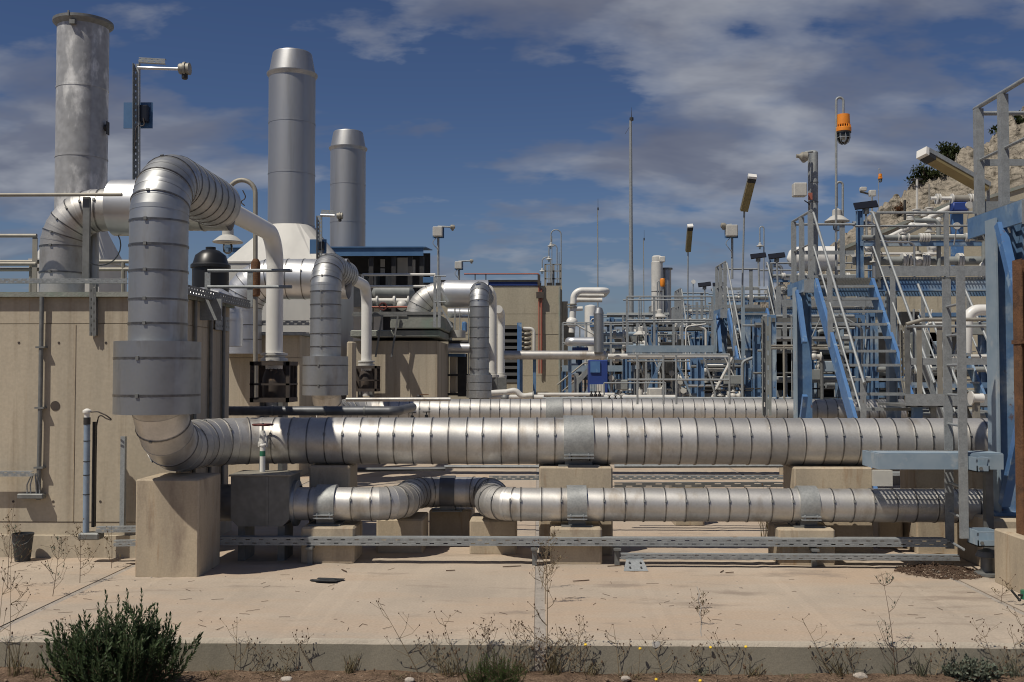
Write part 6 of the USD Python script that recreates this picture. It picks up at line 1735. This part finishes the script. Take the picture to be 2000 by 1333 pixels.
def dry_weed(label, base, H, rng, branches=7, lean=0.0, heads=True, leaf=None, r=.0027, name='dry_weed', spread=.5, flowers=0, mat='drystem'):
    base = np.asarray(base, float)
    th = Thing(name, label, 'weed', base)
    sm, hm, lm = MB(), MB(), MB()
    top = base + [lean * H, rng.uniform(-.03, .03), H]
    mid = (base + top) / 2 + [rng.uniform(-.05, .05) * H, 0, 0]
    pts = np.array([(1 - t) ** 2 * base + 2 * t * (1 - t) * mid + t * t * top for t in np.linspace(0, 1, 9)])
    sm.tube(pts, [r * (1 - .7 * k / 8) for k in range(9)], 4, False)
    tips = [top]
    for k in range(branches):
        f = rng.uniform(.15, .95); i = int(f * 8); p = pts[i]
        a = rng.choice((-1, 1)) * rng.uniform(.3, 1.0); l = H * spread * (1.1 - f) * rng.uniform(.4, 1.0) + .04
        q = p + [math.sin(a) * l, rng.uniform(-.3, .3) * l, math.cos(a) * l]
        m_ = (p + q) / 2 + [math.sin(a) * l * .12, 0, -l * .08]
        sm.tube([p, m_, q], [r * .6, r * .45, r * .3], 4, False)
        tips.append(q)
        for j in range(rng.randint(1, 3)):
            s = m_ + (q - m_) * rng.random()
            e = s + [rng.uniform(-.06, .06), rng.uniform(-.04, .04), rng.uniform(.01, .07)]
            sm.tube([s, e], r * .3, 3, False); tips.append(e)
        if leaf:
            for j in range(8):
                s = p + (q - p) * rng.uniform(.3, 1)
                d = nrm([rng.uniform(-1, 1), rng.uniform(-.6, .6), rng.uniform(.1, 1)]); sd = side_of(d)
                ll = rng.uniform(.012, .026)
                lm.add([s, s + d * ll * .5 + sd * ll * .2, s + d * ll, s + d * ll * .5 - sd * ll * .2], [[0, 1, 2, 3]])
    th.part('stalks', sm, mat, smooth=False, kind='stuff')
    if heads:
        for t in tips:
            hm.ball(t, rng.uniform(.0022, .005), 0, (1, 1, 1.4))
        th.part('seed_heads', hm, 'seed', smooth=False, kind='stuff')
    if lm.n:
        th.part('leaves', lm, leaf, smooth=False, kind='stuff')
    for k in range(flowers):
        t = tips[min(k, len(tips) - 1)]
        th.part('flower_head', MB().lathe(t, (0, -.5, .8), [(.002, -.005), (.0095, .0), (.008, .005), (.003, .006)], 10), 'yellow')
    return th


rng = random.Random(31)
# grass tufts along the slab edge, left to right
GT = [(30, 1318, .35, .16, 30, 'grass_dry', 'dry brown grass at the lower left corner', .0, 8), (75, 1322, .18, .14, 26, 'grass_dry', 'short brown grass left of the large shrub', 0, 4),
      (420, 1318, .10, .12, 26, 'grass_dry', 'short dry grass just right of the large shrub', 0, 0), (545, 1316, .12, .2, 30, 'grass_dry', 'thin dry grass before the slab edge left of the dark tuft', 0, 6),
      (684, 1312, .20, .10, 34, 'grass_dry', 'dark upright grass tuft left of the bright green shrub', .1, 2), (880, 1318, .22, .16, 34, 'grass_dry', 'dry grass leaning by the left side of the bright green shrub', -.35, 10),
      (1010, 1316, .2, .2, 44, 'grass_dry', 'dense dry grass between the bright shrub and the slab joint', .1, 14), (1075, 1310, .26, .18, 50, 'grass_dry', 'dense dry grass at the foot of the slab joint', .1, 16),
      (1150, 1314, .17, .16, 36, 'grass_dry', 'dry grass just right of the slab joint', .2, 8), (1300, 1318, .09, .14, 30, 'grass_grey', 'low green grass below the white chip in the slab edge', 0, 0),
      (1365, 1312, .11, .09, 36, 'grass_grey', 'grey green tuft below the crack in the slab', 0, 0), (1470, 1316, .13, .12, 26, 'grass_dry', 'short dry tuft with yellow flowers nearby', .2, 8),
      (1630, 1310, .24, .16, 34, 'grass_dry', 'dry grass leaning left with seed heads before the slab edge', -.45, 12), (1732, 1312, .16, .08, 24, 'grass_grey', 'narrow grey tuft under the spindly plant', -.1, 0),
      (1788, 1314, .22, .14, 34, 'grass_grey', 'spreading grey tuft left of the grey green mound', -.1, 2), (1960, 1312, .24, .15, 40, 'grass_grey', 'grey grass tuft near the lower right corner', -.2, 8),
      (2003, 1300, .3, .14, 36, 'grass_dry', 'tall dry grass at the right picture edge', -.15, 10), (1560, 1325, .06, .14, 30, 'leaf_bright', 'low green weeds at the bottom edge right of the middle', 0, 0),
      (770, 1322, .08, .2, 34, 'grass_dry', 'low dry litter grass left of the bright green shrub', 0, 4), (1230, 1322, .10, .2, 30, 'grass_dry', 'low dry grass below the yellow flowers at the middle', .1, 6)]
for px, py, H, sp, n, mt, lab, ln, hd in GT:
    tuft(lab, soil_at(px, py), n, H, sp, rng, mt, lean=(ln, 0), heads=hd, w=.0045)
DW = [(10, 1300, .62, .08, 9, 'tall dry weed at the left picture edge before the slab'), (52, 1290, .66, .02, 8, 'second tall dry weed near the left picture edge'), (470, 1300, .33, .03, 6, 'spiky dry weed standing alone right of the large shrub'),
      (500, 1312, .16, .3, 6, 'low branching dry weed before the slab edge at left'), (620, 1310, .24, -.5, 5, 'dry weed leaning left over the slab edge'),
      (820, 1312, .44, -.55, 7, 'long dry weed leaning far left over the slab edge'), (905, 1305, .34, -.35, 7, 'dry weed leaning left behind the bright green shrub'), (1000, 1305, .3, .15, 9, 'branching dry weed just left of the slab joint'),
      (1120, 1308, .34, .1, 8, 'branching dry weed just right of the slab joint'), (1205, 1305, .30, -.1, 6, 'thin dry weed before the slab edge right of the joint'), (1290, 1308, .24, -.25, 6, 'thin dry weed near the white chip in the slab edge'),
      (1420, 1308, .26, -.35, 6, 'thin dry weed leaning left below the crack'), (1610, 1305, .34, -.5, 6, 'thin dry weed leaning left towards the middle of the slab'), (1990, 1300, .42, -.35, 8, 'dry weed leaning in from the lower right corner')]
for px, py, H, ln, br, lab in DW:
    dry_weed(lab, soil_at(px, py), H, rng, br, ln)
dry_weed('very tall dry weed growing at the slab joint in front of the pipes', soil_at(1066, 1292) + [0, -.02, 0], .80, rng, 12, .0, spread=.22, r=.004)
dry_weed('tall dry weed with brown leaves just right of the slab joint', G(1062, 1180) + [.01, 0, 0], .50, rng, 12, .06, spread=.45, leaf='grass_dry')
dry_weed('dry weed rooted in the slab joint before the low pedestal', G(1058, 1150), .40, rng, 10, .08, spread=.35)
dry_weed('spindly plant with level leafy twigs in front of the slab at right', soil_at(1722, 1300), .62, rng, 12, -.12, heads=False, leaf='leaf_grey', spread=.42, mat='twig')
for px, py, lab in ((1147, 1258, 'yellow flower nearest the slab joint'), (1252, 1266, 'yellow flower below the white chip'), (1388, 1266, 'yellow flower right of the crack'), (1455, 1264, 'yellow flower in the tuft farther right'), (1289, 1329, 'yellow flower at the bottom edge'), (1373, 1328, 'second yellow flower at the bottom edge to the right')):
    b = soil_at(px - 8, 1310 if py < 1300 else 1350)
    h = A(px, py, b[1])[2] - b[2]
    dry_weed(lab, b, max(h, .05), rng, 2, .05, heads=False, spread=.15, r=.0022, flowers=1, name='flower')
for k, (px, H, ln) in enumerate(((120, .3, .1), (560, .16, .2), (0, 0, 0), (0, 0, 0), (860, .26, -.2), (930, .3, .2), (975, .28, -.3), (1035, .32, -.15), (0, 0, 0), (1095, .3, -.1), (1110, .26, .3), (0, 0, 0), (0, 0, 0), (1345, .14, .2), (0, 0, 0), (0, 0, 0), (1660, .2, -.3), (0, 0, 0), (1810, .2, .4), (1940, .28, -.4), (1975, .32, -.2))):
    if px:
      dry_weed('thin branching dry weed %s' % ('right of the tall left weeds', 'between the low weed and the dark tuft', 'leaning over the slab edge by the dark tuft', 'right of the dark tuft', 'left of the bright green shrub', 'rising through the bright green shrub', 'leaning left over the bright green shrub', 'closest left of the slab joint', 'at the very foot of the slab joint', 'leaning left just right of the slab joint', 'leaning right beside the slab joint', 'under the nearest yellow flower', 'between the joint and the white chip', 'left of the grey tuft below the crack', 'right of the flower tuft', 'standing low right of the flower tuft', 'leaning left before the spindly plant', 'just right of the spindly plant', 'left of the grey green mound', 'leaning left beyond the grey green mound', 'near the lower right corner')[k], soil_at(px, 1312), H, rng, 8, ln, spread=.55, r=.0026)
# weeds in the slab joints and by the tan wall
for px, py, H, ln, br, lab in ((103, 1165, .42, .12, 12, 'branching weed in the left slab joint'), (156, 1139, .42, -.03, 12, 'upright weed with dry leaves in the left slab joint'), (218, 1110, .34, .0, 6, 'dry weed by the lower tray stub left of the pedestal'),
                               (15, 1150, .62, .06, 7, 'tall thin weed at the left edge on the slab'), (22, 1100, .3, .02, 9, 'green weed beside the bucket')):
    dry_weed(lab, G(px, py), H, rng, br, ln, leaf='leaf_grey' if px in (103, 22) else 'grass_dry', spread=.4, mat='twig')
for px, py, H, ln, br, lab in ((1955, 1178, .16, .05, 4, 'small weed in the right slab joint'), (1366, 1190, .10, -.1, 4, 'small brown weed in the slab crack, upper'), (1369, 1222, .09, .1, 4, 'small brown weed in the slab crack, lower')):
    dry_weed(lab, G(px, py), H, rng, br, ln, leaf='grass_dry', spread=.5, r=.0022, mat='twig')
tuft('dry grass behind the lower pipe left of the shaded pedestal', G(1510, 950, .0) * [1, 0, 1] + [0, 9.6, 0] - [0, 0, 0], 70, .55, .22, rng, 'grass_dry', heads=10, w=.006) if False else None
q = A(1505, 945, 10.0); q[2] = 0.02
tuft('dry grass clump behind the lower pipe left of the shaded pedestal', q, 60, .62, .22, rng, 'grass_dry', heads=10, w=.006)
q = A(1068, 1000, 9.2); q[2] = 0
tuft('thin weeds left of the wide pedestal behind the lower pipe', q, 24, .45, .1, rng, 'leaf_grey', w=.005)

# ---------------------------------------------------------------- debris
rng = random.Random(9)
b = MB()
for k in range(700):
    a = rng.uniform(0, 2 * PI); q = math.sqrt(rng.random())
    c = G(1838, 1118) + [.33 * q * math.cos(a), .30 * q * math.sin(a), .005 + .05 * (1 - q) * rng.random()]
    d = nrm([rng.gauss(0, 1), rng.gauss(0, .8), rng.gauss(0, .18)]) * rng.uniform(.02, .09)
    b.bar(c - d / 2, c + d / 2, .0045, .004)
solo('twig_pile', b, 'twig', 'flat pile of dark twigs swept up at the foot of the ladder', 'twig pile', smooth=False)
b = MB()
c = G(642, 1136)
for k in range(9):
    w = .11 * rng.uniform(.5, 1)
    p = c + [rng.uniform(-.05, .05), rng.uniform(-.05, .05), .002 + .0015 * k]
    t = rng.uniform(-.25, .25)
    b.obox(p, [[math.cos(t), math.sin(t), rng.uniform(-.04, .04)], [-math.sin(t), math.cos(t), rng.uniform(-.05, .05)], [0, 0, 1]], (w, w * .22, .0012))
solo('rag', b, 'bucket', 'flattened dark green rag lying on the slab', 'rag', smooth=False)
b = MB()
for px, py in ((672, 1116), (880, 1116), (1135, 1136), (1410, 1118), (1425, 1120), (1000, 1108), (1200, 1107), (1760, 1117)):
    p = G(px, py); d = nrm([rng.uniform(-1, 1), rng.uniform(-.5, .5), 0]) * rng.uniform(.03, .08)
    b.bar(p - d + [0, 0, .005], p + d + [0, 0, .008], .007, .006)
for k in range(150):
    p = G(rng.uniform(-50, 2050), rng.uniform(1105, 1240)); d = nrm([rng.gauss(0, 1), rng.gauss(0, .8), 0]) * rng.uniform(.006, .05)
    b.bar(p - d + [0, 0, .003], p + d + [0, 0, .004], .0022, .002)
solo('scattered_twigs', b, 'twig', 'loose twigs and straws scattered over the slab', 'twigs', kind='stuff', smooth=False)
b = MB()
for k in range(90):
    p = G(rng.uniform(-50, 2050), rng.uniform(1105, 1245)); s = rng.uniform(.003, .009)
    b.ball(p + [0, 0, s * .3], s, 0, (1, rng.uniform(.6, 1), .5))
solo('slab_pebbles', b, 'stone', 'tiny pebbles lying on the slab', 'pebbles', kind='stuff', smooth=False)
b = MB()
pts = [G(px, py, .0022) for px, py in ((1361, 1146), (1366, 1160), (1363, 1172), (1370, 1186), (1366, 1200), (1371, 1216), (1368, 1232), (1370, 1243))]
for a, c in zip(pts, pts[1:]):
    b.bar(a, c, .008 * rng.uniform(.6, 1.6), .0016)
solo('slab_crack', b, 'joint', 'jagged dark crack running to the slab edge right of the middle', 'crack', smooth=False)
b = MB()
for k in range(2600):
    x, y = rng.uniform(-4, 4.2), rng.uniform(5.25, 6.17)
    z = float(soil_z(np.array([x]), np.array([y]))[0]) if k % 8 == 0 else z
    s = rng.uniform(.004, .016)
    if k % 3:
        d = nrm([rng.gauss(0, 1), rng.gauss(0, 1), rng.gauss(0, .35)]) * s * 2.2
        p = np.array([x, y, -.195 + .012 * rng.random()]); b.bar(p - d, p + d, .003, .002)
    else:
        b.ball((x, y, -.20 + .01 * rng.random()), s * .8, 0, (1, rng.uniform(.6, 1), rng.uniform(.4, .8)))
solo('soil_litter', b, 'litter', 'dry leaf litter and gravel on the soil before the slab', 'litter', kind='stuff', smooth=False)
for k, (px, py, s, lab) in enumerate(((1680, 1322, .045, 'pale stone on the soil below the slab edge at right'), (560, 1328, .035, 'pale stone at the bottom edge at left'), (800, 1329, .03, 'whitish stone at the bottom edge beside the bright shrub'), (1222, 1326, .03, 'small pale stone at the bottom edge in the middle'))):
    m = trimesh.creation.icosphere(subdivisions=2, radius=1.0)
    v = np.array(m.vertices); v *= (1 + .5 * (meshkit.fbm(v * 1.6 + k * 9, 3, 4) - .5))[:, None] * np.array([1, .7, .55]) * s
    solo('stone', MB().add(v + soil_at(px, py) + [0, 0, .01], m.faces), 'stone', lab, 'stone', smooth=50)
for px, py, s, lab in ((1282, 1259, .028, 'white chip knocked out of the slab edge'),):
    q = A(px, py, SLAB_Y - .001)
    ang = np.linspace(0, 2 * PI, 15)[:-1]
    v = [[q[0] + s * rng.uniform(.75, 1.2) * math.cos(t), SLAB_Y - .0035, q[2] + s * .75 * rng.uniform(.75, 1.2) * math.sin(t)] for t in ang] + [[q[0], SLAB_Y - .0045, q[2]]]
    solo('edge_chip', MB().add(v, [[14, (k + 1) % 14, k] for k in range(14)]), 'white', lab, 'chip', smooth=False)
